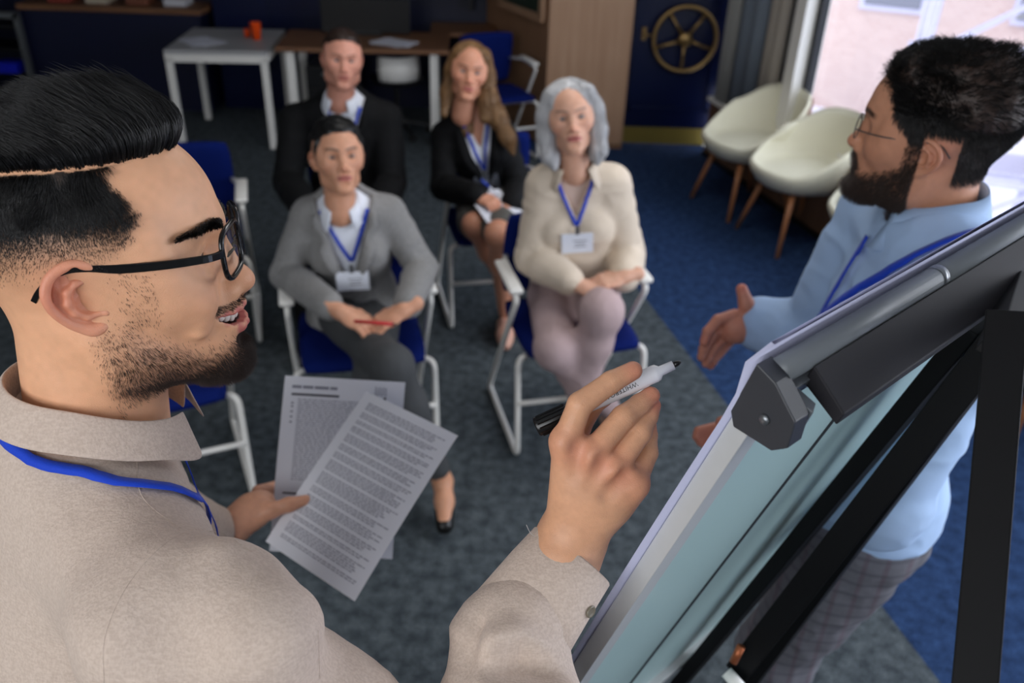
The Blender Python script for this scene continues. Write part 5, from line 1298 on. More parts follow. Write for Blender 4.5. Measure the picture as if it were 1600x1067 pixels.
v.chain([((-.07, -.03, .0), .04), ((-.06, -.05, -.12), .035)], .03).chain([((.07, -.03, .0), .04), ((.06, -.05, -.12), .035)], .03).chain([((0, -.06, .0), .06), ((0, -.06, -.12), .045)], .03)
v.ell((0, .088, -.025), (.056, .07, .093), .012, sub=True); v.ell((.012, .10, .055), (.045, .045, .035), .02, sub=True); v.cone((0, .0, -.05), (0, -.01, -.19), .055, .052, .01, sub=True)
V, Q = v.mesh(); N = normals(V, Q); V = V+N*(.0022*fbm(V*np.array((85, 85, 14)), 3)+.001*vnoise(V*np.array((260, 260, 20)), 1))[:, None]; mk('hair', xf(V, R, H), Q, M_h_grey, o, True, None, O); hair_over(V, Q, R, H, O, o, M_h_grey, 3200, .07, .0007, lambda P: np.stack([np.sign(P[:, 0])*np.clip(.10-np.abs(P[:, 0]), 0, 1)*12, -.1+0*P[:, 0], -1.0+0*P[:, 0]], 1))
V, Q, b_, TR = top_layer(J, .004, .006, plain('blush_top', (214, 186, 172), .8), 'undershirt', o, O, None, arms=False, nkr=.062, nzamp=.001, bw=.88, waist=.8); V1, Q1 = V, Q
V, Q, bj, TR = top_layer(J, .022, .006, M_cream_sh, 'shirt', o, O, (.36, .062, .0), nzamp=.005, bust=1, nkr=.068, rs=(.046, .044, .040, .030), bw=.93, end=.86)
V2, Q2 = V, Q; shirt_collar(J, TR, M_cream_sh, o, O, r=.064, fall=.04, op=140, spread=.06)
trousers(J, M_pink, .004, O, o, cuff=.92, nz=.003, r=(.092, .066, .058, .046))
shoe(o, J['anL']+np.array((0, .03, 0)), (0, -.9), plain('beige_shoe', (196, 160, 140), .5), O, L=.10, low=True) if False else None
v = Vol(.004); a_ = J['anL']; v.chain([(a_+[0, -.05, -.05], .034), (a_+[0, -.15, -.11], .028), (a_+[0, -.17, -.12], .022)], .02); V, Q = v.mesh(); mk('shoe', V, Q, plain('beige_shoe', (196, 160, 140), .5), o, True, None, O)
shoe(o, J['anR'], (.2, -.9), plain('beige_shoe', (196, 160, 140), .5), O, L=.14, low=True)
lanyard('white name badge on a blue lanyard worn over the cream shirt', J, TR, bvh2((V1, Q1), (V2, Q2)), np.array(J['neck']), .335, M_lany, xe=.0, x0=.06)

# ------------------------------------------------------------------ man in the black suit
SK3 = (214, 152, 130)
H = scaleT((-.797, 3.9, 1.169), 3.82)
J = dict(pel=(-.80, 3.92, .55), neck=(-.785, 3.86, 1.005), shR=YP(463, 188, 3.88), shL=YP(602, 186, 3.88), elR=YP(450, 285, 3.78), elL=YP(612, 285, 3.78), wrR=ZP(490, 345, .64), wrL=ZP(585, 345, .64),
         hipR=(-.89, 3.88, .53), hipL=(-.71, 3.88, .53), knR=(-.93, 3.44, .50), anR=(-.93, 3.36, .10), knL=(-.66, 3.44, .50), anL=(-.66, 3.36, .10))
o, O, R, hV, hQ, parts = seated('person', 'man in a black suit and white shirt, seated behind the woman in the grey blazer', 'man', H, (196, 8, -6), J, dict(fem=0, smile=.2, jaw=1.04), dict(lip=(176, 96, 88), blush=.6, browth=.9, stubble=(.3, (150, 96, 78))), SK3, brow_c=(120, 76, 54))
limbs(J, parts, SK3)
for s, nx in (('R', 1), ('L', -1)): addhand(parts, SK3, J['wr'+s], (-.3*nx, -.9, -.1), (0, -.1, 1), nx, h=.004, curl=.4)
finish(o, O, parts); eyes(o, R, H-O, M_eye_blue, (0, -.1))
v = Vol(.0045); v.ell((0, -.018, .046), (.081, .095, .084), .02).ell((0, .03, .088), (.056, .045, .030), .03)
v.ell((0, .098, -.004), (.064, .06, .074), .012, sub=True)
for s in (-1, 1): v.ell((s*.087, .0, -.03), (.020, .034, .045), .01, sub=True)
v.fn(lambda X, Y, Z: Z+.03+.0*X-Y*.5, (-.2, -.2, -.2), (.2, .2, .2), .01); V, Q = v.mesh(); N = normals(V, Q); V = V+N*(.003*fbm(V*np.array((70, 40, 60)), 3))[:, None]; mk('hair', xf(V, R, H), Q, M_h_brown, o, True, None, O); hair_over(V, Q, R, H, O, o, M_h_brown, 1800, .02, .0007, lambda P: np.stack([.3+0*P[:, 0], .8+0*P[:, 0], .3+0*P[:, 0]], 1))
V, Q, b_, TR = top_layer(J, .006, .007, M_white_sh, 'shirt', o, O, None, arms=False, nkr=.060, nzamp=.002, bw=1.1); shirt_collar(J, TR, M_white_sh, o, O, r=.062, fall=.03)
V, Q, bj, TR = top_layer(J, .020, .007, M_black_w, 'jacket', o, O, (.15, .085, .0), nzamp=.003, bw=1.08, nkr=.072, rs=(.054, .048, .044, .036))
for s in (-1, 1): lapel(bj, J, TR, M_black_w, o, O, s, .15, .085, .42, wid=.055)
trousers(J, M_black_w, .004, O, o, cuff=.95)
for s in 'RL': shoe(o, J['an'+s], (0, -1), M_shoe, O)
lanyard('blue lanyard over the white shirt of the man in the black suit', J, TR, b_, np.array(J['neck']), .20, M_lany, badge=False, x0=.07)

# ------------------------------------------------------------------ woman with long fair hair
SK4 = (204, 144, 116)
H = scaleT((-.235, 3.9, 1.135), 3.80)
J = dict(pel=(-.11, 3.90, .545), neck=(-.205, 3.85, .985), shR=YP(696, 212, 3.86), shL=YP(782, 216, 3.86), elR=YP(693, 292, 3.74), elL=YP(812, 290, 3.80), wrR=ZP(745, 305, .70), wrL=ZP(800, 318, .66),
         hipR=(-.19, 3.86, .53), hipL=(-.04, 3.86, .53), knR=ZP(742, 352, .58), anR=ZP(803, 468, .12), knL=ZP(778, 366, .60), anL=ZP(788, 488, .12))
o, O, R, hV, hQ, parts = seated('person', 'smiling woman with long fair hair and a black blazer, writing on a notepad', 'bl', H, (187, 11, -8), J, dict(fem=.9, smile=.45, jaw=.92), dict(lip=(180, 92, 88), blush=.8, browth=.8), SK4, brow_c=(96, 66, 48))
limbs(J, parts, SK4)
addhand(parts, SK4, J['wrR'], (.75, -.55, -.15), (-.1, -.25, 1), 1, h=.003, s=.95, curl=.75); addhand(parts, SK4, J['wrL'], (-.6, -.7, -.2), (.1, -.1, 1), -1, h=.003, s=.95, curl=.3)
finish(o, O, parts); eyes(o, R, H-O, M_eye_blue, (0, -.1))
v = Vol(.0045); v.ell((0, -.016, .044), (.084, .099, .086), .02)
v.chain([((-.055, .03, .07), .025), ((-.078, .0, .0), .026), ((-.085, .0, -.10), .030), ((-.095, .03, -.18), .024)], .03)
v.chain([((.055, .03, .07), .025), ((.078, .0, .0), .026), ((.088, .0, -.09), .034), ((.12, .03, -.17), .036), ((.165, .06, -.25), .030), ((.20, .09, -.32), .012)], .03) if False else None
lf = [((-.055, .03, .07), .025), ((-.078, .0, .0), .028), ((-.100, -.0, -.09), .036), ((-.150, .02, -.17), .038), ((-.205, .05, -.25), .030), ((-.235, .06, -.31), .010)]
v.chain(lf, .03); v.chain([((.055, .03, .07), .025), ((.078, .0, .0), .022), ((.080, -.01, -.10), .026), ((.085, .02, -.19), .014)], .03)
v.chain([((0, -.06, .0), .06), ((0, -.07, -.14), .050), ((-.03, -.07, -.25), .04)], .03)
v.ell((0, .086, -.018), (.060, .07, .096), .012, sub=True); v.ell((0, .10, .06), (.048, .045, .036), .02, sub=True); v.cone((0, .0, -.05), (0, -.01, -.19), .056, .054, .01, sub=True)
V, Q = v.mesh(); N = normals(V, Q); V = V+N*(.0024*fbm(V*np.array((80, 80, 12)), 4)+.001*vnoise(V*np.array((260, 260, 20)), 1))[:, None]; mk('hair', xf(V, R, H), Q, M_h_blond, o, True, None, O); hair_over(V, Q, R, H, O, o, M_h_blond, 3200, .08, .0007, lambda P: np.stack([np.sign(P[:, 0])*np.clip(.09-np.abs(P[:, 0]), 0, 1)*12-.5*(P[:, 0] < 0)*(P[:, 2] < -.05), -.1+0*P[:, 0], -1.0+0*P[:, 0]], 1))
V, Q, b_, TR = top_layer(J, .003, .006, M_white_sh, 'blouse', o, O, (.30, .055, 0), arms=False, nkr=.075, nzamp=.002, bust=1, bw=.88, waist=.8); V1, Q1 = V, Q
V, Q, bj, TR = top_layer(J, .018, .006, M_black_w, 'blazer', o, O, (.12, .080, .0), nzamp=.003, bust=1, nkr=.072, rs=(.044, .042, .038, .032), bw=.92, waist=.85)
V2, Q2 = V, Q
for s in (-1, 1): lapel(bj, J, TR, M_black_w, o, O, s, .12, .080, .40, notch=False)
v = Vol(.006); v.ell(np.array(J['pel'])+[0, -.03, 0], (.165, .15, .10), .04)
for s in 'RL': v.cone(J['hip'+s], np.array(J['hip'+s])+(np.array(J['kn'+s])-np.array(J['hip'+s]))*.82, .098, .084, .05)
V, Q = v.mesh(); mk('skirt', folds(V, Q, (), [((12, 12, 12), .005, 2)]), Q, M_skirt, o, True, None, O)
Ms = plain('nude_shoe', (214, 164, 142), .4)
for s in 'RL': shoe(o, J['an'+s], (.1, -1), Ms, O, L=.13, low=True)
lanyard('dark name badge on a blue lanyard worn by the woman with long fair hair', J, TR, bvh2((V1, Q1), (V2, Q2)), np.array(J['neck']), .20, M_lany, xe=-.0, x0=.06, dark=True)
nb = thing('notepad', 'open notepad on the lap of the woman with long fair hair', 'notepad'); c = ZP(772, 322, .665); nb.location = c
Rn = RZ(math.radians(28))@RX(math.radians(14))
for i in range(4): G().box(c+Rn@np.array((.006*i, .004*i, -.003*i)), (.16, .21, .0022), Rn@RZ(.06*i)).ob('sheet', M_paper if 'M_paper' in globals() else M_white_sh, nb, origin=c)
g = G()
for k in range(9): g.box(c+Rn@np.array((-.01, .07-.014*k, .0018)), (.10, .003, .0006), Rn)
g.ob('handwriting', plain('ink_blue', (70, 74, 110), .7), nb, origin=c)
pn = thing('pen', 'blue and white pen in the writing hand of the fair-haired woman', 'pen'); c0 = ZP(752, 281, .775); c1 = ZP(778, 305, .69); pn.location = c0
G().tube([c0, c0+(c1-c0)*.45], .006, 12).ob('cap', plain('pen_blue', (20, 60, 170), .3), pn, True, origin=c0); G().tube([c0+(c1-c0)*.42, c1], [.0055, .0045], 12).ob('barrel', M_white_sh, pn, True, origin=c0)

# ------------------------------------------------------------------ bearded man in the light blue shirt
SK5 = (196, 140, 110)
H = np.array([.629, 1.292, 1.680])
J = dict(pel=(.68, 1.30, .97), neck=(.650, 1.268, 1.525), shR=(.655, 1.44, 1.485), shL=(.650, 1.09, 1.485), elR=(.600, 1.49, 1.20), elL=(.57, 1.02, 1.19), wrR=A(1187, 505, 1.76), wrL=A(1170, 690, 1.45),
         hipR=(.70, 1.39, .93), hipL=(.68, 1.22, .93), knR=(.70, 1.46, .51), knL=(.61, 1.30, .51), anR=(.72, 1.46, .10), anL=(.63, 1.26, .10))
o = thing('person', 'bearded man in wire glasses and light blue shirt standing behind the easel', 'person', (.68, 1.30, 0)); O = np.array(o.location)
R = RH(math.radians(60), math.radians(1.5), math.radians(-6)); J['neckc'] = xf(np.array([(0, -.034, -.128)]), R, H)[0]
V, Q = head_vol(.0022, jaw=1.03, nose=1.05).mesh(); mV, mQ = V, Q
c = paint_head(V, SK5, lip=(150, 84, 76), brow=(24, 18, 16), browth=1.25)
def rb_dense(P):
    x, y, z = P.T; ax = np.abs(x); up_ = np.interp(y, [-.01, .03, .06, .085], [-.005, -.044, -.064, -.076])
    d = smoothstep(up_+.014, up_-.020, z)*smoothstep(-.016, .004, y)*smoothstep(-.13, -.112, z+.05*(y < .0))
    mou = smoothstep(.0085, .004, np.abs(z+.0545+.010*(ax/.03)**2))*smoothstep(.035, .028, ax)*(y > .07)
    side = smoothstep(.018, .008, np.abs(y-.012))*smoothstep(.03, .01, z)*(z > -.05)*.45; lp_ = ((x/.025)**2+((z+.0665)/.0085)**2) > 1
    return np.clip(d+mou+side, 0, 1)*lp_*(y > .004)
def rh_dense(P):
    x, y, z = P.T; fy = np.interp(z, [.0, .02, .04, .06, .08, .10], [.018, .030, .048, .060, .070, .074]); low = np.where(y < -.02, -.055, .0+0*y)
    ear_ = ((z < .030) & (y > -.045) & (y < .006)); return smoothstep(low-.004, low+.014, z)*smoothstep(fy+.003, fy-.006, y)*(~ear_)
def mlx(c, m_, col): return c*(1-m_[:, None])+np.array(s2l(col))*m_[:, None]
c = mlx(c, rb_dense(V)*.5, (52, 36, 30)); c = mlx(c, rh_dense(V)*.9, (20, 17, 17))
parts = [(xf(V, R, H), Q, c)]; limbs(J, parts, SK5)
# open right hand: palm up to the camera, thumb raised
hd = Vol(.003); Pm = lambda x_, y_, d: A(x_, y_, d)
hd.cone(Pm(1205, 500, 1.77), Pm(1180, 506, 1.765), .028, .026, .01); hd.cone(Pm(1180, 506, 1.765), Pm(1150, 512, 1.75), .027, .026, .02); hd.ell(Pm(1150, 512, 1.755), (.036, .030, .034), .012)
hd.chain([(Pm(1168, 492, 1.74), .017), (Pm(1166, 474, 1.73), .0145), (Pm(1159, 452, 1.725), .0115)], .008)
for q, pts in enumerate((((1148, 492), (1122, 500), (1106, 518), (1100, 535)), ((1142, 504), (1115, 522), (1100, 545), (1096, 558)), ((1140, 518), (1118, 540), (1105, 560), (1103, 568)), ((1142, 530), (1124, 550), (1113, 564), (1110, 571)))):
    dd = (1.74, 1.76, 1.775, 1.79)[q]; hd.chain([(Pm(*pts[0], dd), .0125), (Pm(*pts[1], dd-.01), .0115), (Pm(*pts[2], dd-.012), .0105), (Pm(*pts[3], dd-.01), .0090)], .0035)
V, Q = hd.mesh(); parts.append((V, Q, hand_col(V, (204, 136, 112), (), [Pm(1100, 530, 1.73), Pm(1110, 568, 1.78), Pm(1160, 450, 1.72)])))
hd = Vol(.003); hd.cone(Pm(1195, 690, 1.45), Pm(1170, 690, 1.45), .028, .026, .01); hd.ell(Pm(1145, 682, 1.44), (.04, .03, .03), .012)
for q, (a, b) in enumerate((((1125, 668), (1092, 674)), ((1122, 676), (1090, 682)), ((1125, 684), (1096, 690)), ((1130, 690), (1104, 694)))): hd.chain([(Pm(*a, 1.44), .0115), (Pm(*b, 1.435), .009)], .003)
hd.chain([(Pm(1150, 665, 1.42), .014), (Pm(1128, 660, 1.41), .0105)], .006)
V, Q = hd.mesh(); parts.append((V, Q, hand_col(V, (196, 126, 102))))
finish(o, O, parts); eyes(o, R, H-O, M_eye_brown, (0, 0))
v = Vol(.0035); v.ell((0, -.014, .050), (.0785, .095, .078), .02).ell((0, .035, .088), (.056, .044, .030), .03).ell((0, -.05, .06), (.07, .06, .07), .03)
v.ell((0, .105, .0), (.09, .055, .078), .012, sub=True); v.fn(lambda X, Y, Z: Z-.035-np.clip(Y, 0, 1)*.3+.0*X, (-.2, -.2, -.2), (.2, .2, .07), .01)
V, Q = v.mesh(); N = normals(V, Q); V = V+N*(.003*fbm(V*60, 3))[:, None]; mk('hair', xf(V, R, H), Q, M_beardh, o, True, None, O); bcV, bcQ = V, Q
M_hairb = NT('matt_black_hair'); M_hairb.b.inputs['Base Color'].default_value = (*s2l((20, 18, 18)), 1); M_hairb.b.inputs['Roughness'].default_value = .6; M_hairb.b.inputs['Specular IOR Level'].default_value = .3; M_hairb = M_hairb.m
Wr = lambda p: xf(p, R, H)-O
P, Nn = sample(mV, mQ, 13000, lambda P: rh_dense(P)*(P[:, 2] > .045)); L = .013+.010*smoothstep(.05, .11, P[:, 2])*(1+.3*vnoise(P*60, 2))
S_ = flow(P, Nn, 0, 6, L, Nn*.9+np.array((0, .1, .5)), np.array((0, .5, .1))+np.stack([.7*vnoise(P*35, 4), .9*vnoise(P*35, 5), .5*vnoise(P*35, 6)], 1)+Nn*.2, .35, sc=60)
strands(Wr(S_), .00038*np.array([1, 1, 1, .9, .7, .2])[None, :]*(.7+.6*rng.random((len(P), 1))), M_hairb, 'hair_strands', o)
P, Nn = sample(bcV, bcQ, 9000, lambda P: (P[:, 1] < .12)*1.0); L = .010+.008*smoothstep(.05, .11, P[:, 2])
S_ = flow(P, Nn, 0, 5, L, Nn*.7+np.array((0, -.2, .1)), np.stack([.6*vnoise(P*35, 4), -.5+.7*vnoise(P*35, 5), -.3+.5*vnoise(P*35, 6)], 1)+Nn*.25, .35, sc=60)
strands(Wr(S_), .00036*np.array([1, 1, .9, .7, .2])[None, :]*(.7+.6*rng.random((len(P), 1))), M_hairb, 'crown_strands', o)
M_hair_g = NT('grey_flecked_hair'); M_hair_g.b.inputs['Base Color'].default_value = (*s2l((62, 58, 58)), 1); M_hair_g.b.inputs['Roughness'].default_value = .5; M_hair_g = M_hair_g.m
P, Nn = sample(mV, mQ, 17000, lambda P: rh_dense(P)*(P[:, 2] < .07)); L = .006+.010*smoothstep(.0, .06, P[:, 2]); gm = rng.random(len(P)) < .42*smoothstep(.05, -.02, P[:, 2])+.12
S_ = flow(P, Nn, 0, 4, L, Nn*.6+np.array((0, -.1, -.5)), Nn*.2+np.array((0, -.4, -1.0)), .35, sc=70); rr = .0003*np.array([1, 1, .8, .2])[None, :]*(.7+.6*rng.random((len(P), 1)))
strands(Wr(S_[~gm]), rr[~gm], M_hair, 'side_hair', o); strands(Wr(S_[gm]), rr[gm], M_hair_g, 'grey_side_hair', o)
P, Nn = sample(mV, mQ, 12000, rb_dense); L = .005+.004*rb_dense(P)+.006*np.exp(-((P[:, 0]/.035)**2+((P[:, 2]+.11)/.022)**2))*(P[:, 1] > .05)
S_ = flow(P, Nn, 0, 5, L, Nn*.7+np.array((0, .15, -.6)), Nn*.35+np.array((0, .4, -.8)), .4, sc=70)
strands(Wr(S_), .0003*np.array([1, 1, .9, .7, .2])[None, :]*(.7+.6*rng.random((len(P), 1))), M_beardh, 'beard', o)
# shirt
def blue_lines(): return [(np.array(J['neck'])+(.05, -.05, -.15), np.array(J['pel'])+(.02, -.12, .15), .02, .010), (np.array(J['neck'])+(-.02, -.12, -.2), np.array(J['pel'])+(-.08, -.08, .1), .018, .008), (np.array(J['elL'])+(.03, -.02, .05), np.array(J['elL'])+(.02, .05, -.02), .014, .009)]
J['neckc0'] = J['neckc']
V, Q, bj, TR = top_layer(J, .018, .005, M_bluesh, 'shirt', o, O, None, nzamp=.0065, nkr=.071, rs=(.060, .054, .046, .038), lines=blue_lines(), belly=.03, bw=1.02)
shirt_collar(J, TR, M_bluesh, o, O, r=.066, fall=.028, op=150, lift=.014, spread=.03, zc=np.array(J['neckc'])+TR[:, 2]*.018, fwd=nrm(TR[:, 1]*.4+R[:, 1]*.6))
g = G()
for z in (.44, .35, .26, .17): q, n = snap(bj, local(J, TR, 0, .2, z), .001); g.lathe([(.001, 0), (.0058, 0), (.005, .002), (.001, .003)], 14, (frame_from(n), q))
g.ob('buttons', plain('pearl_button', (216, 222, 230), .3), o, True, origin=O)
pts = [snap(bj, local(J, TR, .0+.004, .2, z), .0015) for z in np.linspace(.46, .05, 18)]; ribbon([p for p, _ in pts], [n for _, n in pts], .032, .0018, 'placket', M_bluesh, o, O)
def plaid():
    t = NT('grey_plaid'); tc = t.n('ShaderNodeTexCoord'); base = np.array(s2l((108, 108, 116))); prev = t.mixc(t.noise(180).outputs[0], base*.85, base*1.1)
    for rot, colr in (((0, 0, .5), (96, 74, 84)), ((0, PI/2, 0), (70, 72, 80))):
        mp = t.n('ShaderNodeMapping'); mp.inputs['Rotation'].default_value = rot; wv = t.n('ShaderNodeTexWave'); wv.inputs['Scale'].default_value = 9; t.l(tc.outputs['Object'], mp.inputs[0]); t.l(mp.outputs[0], wv.inputs[0])
        cr = t.n('ShaderNodeValToRGB'); cr.color_ramp.elements[0].position = .80; cr.color_ramp.elements[1].position = .95; t.l(wv.outputs['Fac'], cr.inputs[0]); mu = t.n('ShaderNodeMath', operation='MULTIPLY'); mu.inputs[1].default_value = .45; t.l(cr.outputs[0], mu.inputs[0]); prev = t.mixc(mu.outputs[0], prev, s2l(colr))
    t.l(prev, t.b.inputs['Base Color']); t.b.inputs['Roughness'].default_value = .9; return t.m
trousers(J, plaid(), .010, O, o, cuff=.97, nz=.009, r=(.090, .068, .062, .054), h=.006)
for s in 'RL': shoe(o, J['an'+s], TR[:, 1], plain('brown_leather', (70, 46, 34), .4), O)
ly = thing('lanyard', 'blue lanyard round the neck of the bearded man', 'lanyard'); nc = np.array(J['neckc']); ly.location = nc; pts = []; nn = []
ax = TR[:, 2]; f_ = TR[:, 1]; x_ = TR[:, 0]; rr_ = ray_(1286, 502); hh_ = bj.ray_cast(Vector(CC), Vector(nrm(rr_))); tipz = np.array(hh_[0]) if hh_[0] is not None else local(J, TR, -.01, .2, .17)
for i in range(31):
    a = math.radians(-115+230*i/30); q, n = snap(bj, nc+(-f_*math.cos(a)+x_*math.sin(a))*.098-ax*.045, .006); pts.append(q); nn.append(n)
def onto(L):
    out = []
    for x_, y_, _ in catmull([(a, b, 0) for a, b in L], 6):
        h = bj.ray_cast(Vector(CC), Vector(nrm(ray_(x_, y_))))
        if h[0] is not None: out.append((np.array(h[0])+np.array(h[1])*.010, np.array(h[1])))
    return out
near_ = onto([(1540, 362), (1470, 389), (1400, 422), (1340, 458), (1286, 500)]); far_ = onto([(1364, 372), (1337, 415), (1310, 460), (1286, 503)])
ring = [(nc+(-f_*math.cos(math.radians(q))+x_*math.sin(math.radians(q)))*.105-ax*.03, None) for q in ()]
P = [p for p, _ in near_]; N = [q for _, q in near_]
ribbon([p for p, _ in far_], [q for _, q in far_], .012, .0015, 'strap', M_lany, ly, nc)
ribbon(P, N, .014, .0015, 'strap', M_lany, ly, nc)
if len(pts) > 3: ribbon(pts[8:23], nn[8:23], .014, .0015, 'strap', M_lany, ly, nc)
gq = thing('glasses', 'thin wire glasses worn by the bearded man', 'glasses'); gq.location = H
M_wire = plain('gunmetal_wire', (78, 76, 76), .3, .7); Wg = lambda p: xf(np.array(p), R, H)
for s in (-1, 1):
    ol = [(s*(.033+.023*math.cos(a)), .105-.0, .001+.018*math.sin(a)) for a in np.linspace(0, 2*PI, 32, endpoint=False)]
    G().tube(Wg(ol), .0009, 6, True).ob('rim', M_wire, gq, True, origin=H)
    mk('lens', np.vstack([Wg(ol), Wg([(s*.033, .105, .001)])]), [(i, (i+1) % 32, 32) for i in range(32)], M_glass if 'M_glass' in globals() else M_wire, gq, True, None, H)
    G().tube(Wg(catmull([(s*.056, .105, .006), (s*.066, .098, .007), (s*.076, .06, .008), (s*.080, .0, .014), (s*.079, -.018, .014), (s*.076, -.035, -.004)], 4)), .0011, 6).ob('temple', M_wire, gq, True, origin=H)
G().tube(Wg(catmull([(-.010, .106, .004), (0, .110, .008), (.010, .106, .004)], 4)), .0009, 6).ob('bridge', M_wire, gq, True, origin=H)
# ================================================================== flip chart easel seen from behind
BC = A(1188, 622, .60); bx = np.array([.736, .677, 0]); bx = bx/np.linalg.norm(bx); nh = np.array([-bx[1], bx[0], 0])
th_ = math.radians(18); bd_ = -np.array([0, 0, 1])*math.cos(th_)+nh*math.sin(th_); bn_ = np.cross(bx, bd_)       # bd_ down the board, bn_ out of one face
if bn_@(CC-BC) < 0: bn_ = -bn_                                                                                     # bn_: out of the back, to the camera
BR = np.stack([bx, bd_, bn_], 1); BW, BH = .70, .98
def bp(u, v, o=0.0): return BC+bx*u+bd_*v+bn_*o
ez = thing('flip_chart_easel', 'flip chart easel seen from behind with grey frame and black legs', 'easel'); ez.location = (BC[0], BC[1], 0); EO = np.array(ez.location)
M_back = plain('grey_green_board_back', (176, 204, 202), .3, var=.03, scale=3, spec=.6)
M_alu = plain('brushed_aluminium', (196, 198, 198), .42, .25, var=.06, scale=30)
M_char = plain('charcoal_plastic', (50, 52, 57), .42, var=.04, bump=.03)
M_bar = plain('matt_black_bar', (34, 33, 37), .65, var=.05, spec=.25)
M_leg2 = plain('black_powder_coat', (9, 9, 11), .6, var=.06, spec=.2)
def ebox(name, u, v, o, du, dv, do, mat, bev=.0008, parent=ez, R=None): return G().box(bp(u, v, o), (du, dv, do), BR if R is None else R).ob(name, mat, parent, origin=EO, bev=bev)
ebox('board_panel', BW/2, BH/2+.02, -.006, BW-.02, BH, .006, M_back)
# side profile of the frame: outer web and inner lip
for u, sg in ((0, 1), (BW, -1)):
    ebox('frame_profile', u+sg*.012, BH/2+.03, -.001, .026, BH, .017, M_alu)
    ebox('frame_lip', u+sg*.0285, BH/2+.03, .0035, .006, BH, .005, M_alu)
ebox('frame_profile', BW/2, BH+.03, 0, BW, .03, .02, M_alu)
# top clamp: grey rounded tube on the far side, black bar on the near side, end caps
g = G(); pr = []
for a in np.linspace(0, 2*PI, 20, endpoint=False): pr.append((math.cos(a)*.0105, math.sin(a)*.0100))
def tubeu(u0, u1, v, o, sc=1):
    P = [bp(u0, v+x_*sc, o+y_*sc) for x_, y_ in pr]+[bp(u1, v+x_*sc, o+y_*sc) for x_, y_ in pr]
    return G().add(P, [(i, (i+1) % 20, 20+(i+1) % 20, 20+i) for i in range(20)]+[tuple(range(19, -1, -1)), tuple(range(20, 40))])
tubeu(.012, .245, -.0185, -.003).ob('clamp_tube', plain('clamp_grey', (98, 103, 107), .5, .1), ez, True, origin=EO)
tubeu(.251, BW-.01, -.0185, -.003).ob('clamp_tube', plain('clamp_grey', (98, 103, 107), .5, .1), ez, True, origin=EO)
tubeu(.244, .253, -.0185, -.003, 1.06).ob('clamp_joint', M_steel, ez, True, origin=EO)
P = [bp(uu, v_, o_) for uu in (.040, BW-.03) for v_, o_ in ((-.021, .0075), (-.006, .0440), (.006, .0440), (-.004, .0075))]; G().add(P, [(3, 2, 1, 0), (4, 5, 6, 7), (0, 1, 5, 4), (1, 2, 6, 5), (2, 3, 7, 6), (3, 0, 4, 7)]).ob('clamp_bar', M_bar, ez, origin=EO, bev=.0012)
ebox('clamp_gutter', BW/2+.006, -.004, .004, BW-.02, .012, .014, plain('mid_grey', (92, 96, 100), .4), .0008)
for s, u in ((1, 0.0), (-1, BW)):
    P = []; prof = [(-.024, -.014), (-.022, .004), (-.008, .030), (.014, .036), (.026, .028), (.034, -.004), (.024, -.012)]
    for uu in (u-s*.004, u+s*.014):
        for v_, o_ in prof: P.append(bp(uu, v_, o_))
    nP = len(prof); G().add(P, [(i, (i+1) % nP, nP+(i+1) % nP, nP+i) for i in range(nP)]+[tuple(range(nP-1, -1, -1)), tuple(range(nP, 2*nP))]).ob('end_cap', M_char, ez, origin=EO, bev=.001)
    P = [bp(u+s*.014, -.010, .032), bp(u+s*.026, -.008, .027), bp(u+s*.046, .030, .026), bp(u+s*.014, .034, .030), bp(u+s*.014, -.010, .008), bp(u+s*.026, -.008, .008), bp(u+s*.046, .030, .008), bp(u+s*.014, .034, .008)]
    G().add(P, [(0, 1, 2, 3), (7, 6, 5, 4), (0, 4, 5, 1), (1, 5, 6, 2), (2, 6, 7, 3), (3, 7, 4, 0)]).ob('cap_wedge', plain('cap_grey', (84, 89, 94), .4), ez, origin=EO, bev=.0006)
G().lathe([(.001, 0), (.0042, 0), (.0038, .0018), (.001, .0026)], 20, (frame_from(-bx), bp(-.004, .008, .012))).ob('screw', M_steel, ez, True, origin=EO)
# channel strip and the black legs
ebox('back_channel', .27, .55, -.002, .003, .96, .003, M_char)
def barq(name, p, q, w_, h_, mat, up): return G().bar(p, q, w_, h_, up).ob(name, mat, ez, origin=EO, bev=.0012)
def onboard(x_, y_, o_): r = FW+RT*(x_-800)/F-UPV*(y_-533.5)/F; q = BC+bn_*o_; return CC+r*(((q-CC)@bn_)/(r@bn_))
cp0, cp1 = onboard(1530, 502, .024), onboard(1062, 1067, .024); cpe = cp0+nrm(cp1-cp0)*1.0
def barq(name, p, q, w_, h_, mat, up): return G().bar(p, q, w_, h_, up).ob(name, mat, ez, origin=EO, bev=.0012)
barq('centre_post', cp0, cpe, .046, .022, M_leg2, bn_)
hingeb = A(1580, 505, .86); mid = A(1155, 1045, 1.25); dirl = nrm(mid-hingeb); end = hingeb+dirl*((hingeb[2]-.01)/-dirl[2])
barq('leg', hingeb, mid, .034, .026, M_leg2, nrm(CC-mid))
barq('leg_extension', mid-dirl*.03, end, .018, .014, M_steel, bn_)
G().lathe([(.001, 0), (.009, 0), (.009, .03), (.001, .032)], 16, (frame_from(bn_), A(1135, 1050, 1.22))).ob('leg_clamp_knob', M_white if 'M_white' in globals() else M_steel, ez, True, origin=EO)
G().tube([A(1158, 1010, 1.19), A(1146, 1034, 1.2)], .006, 10).ob('leg_clamp_pin', plain('copper', (170, 96, 60), .4, .6), ez, True, origin=EO)
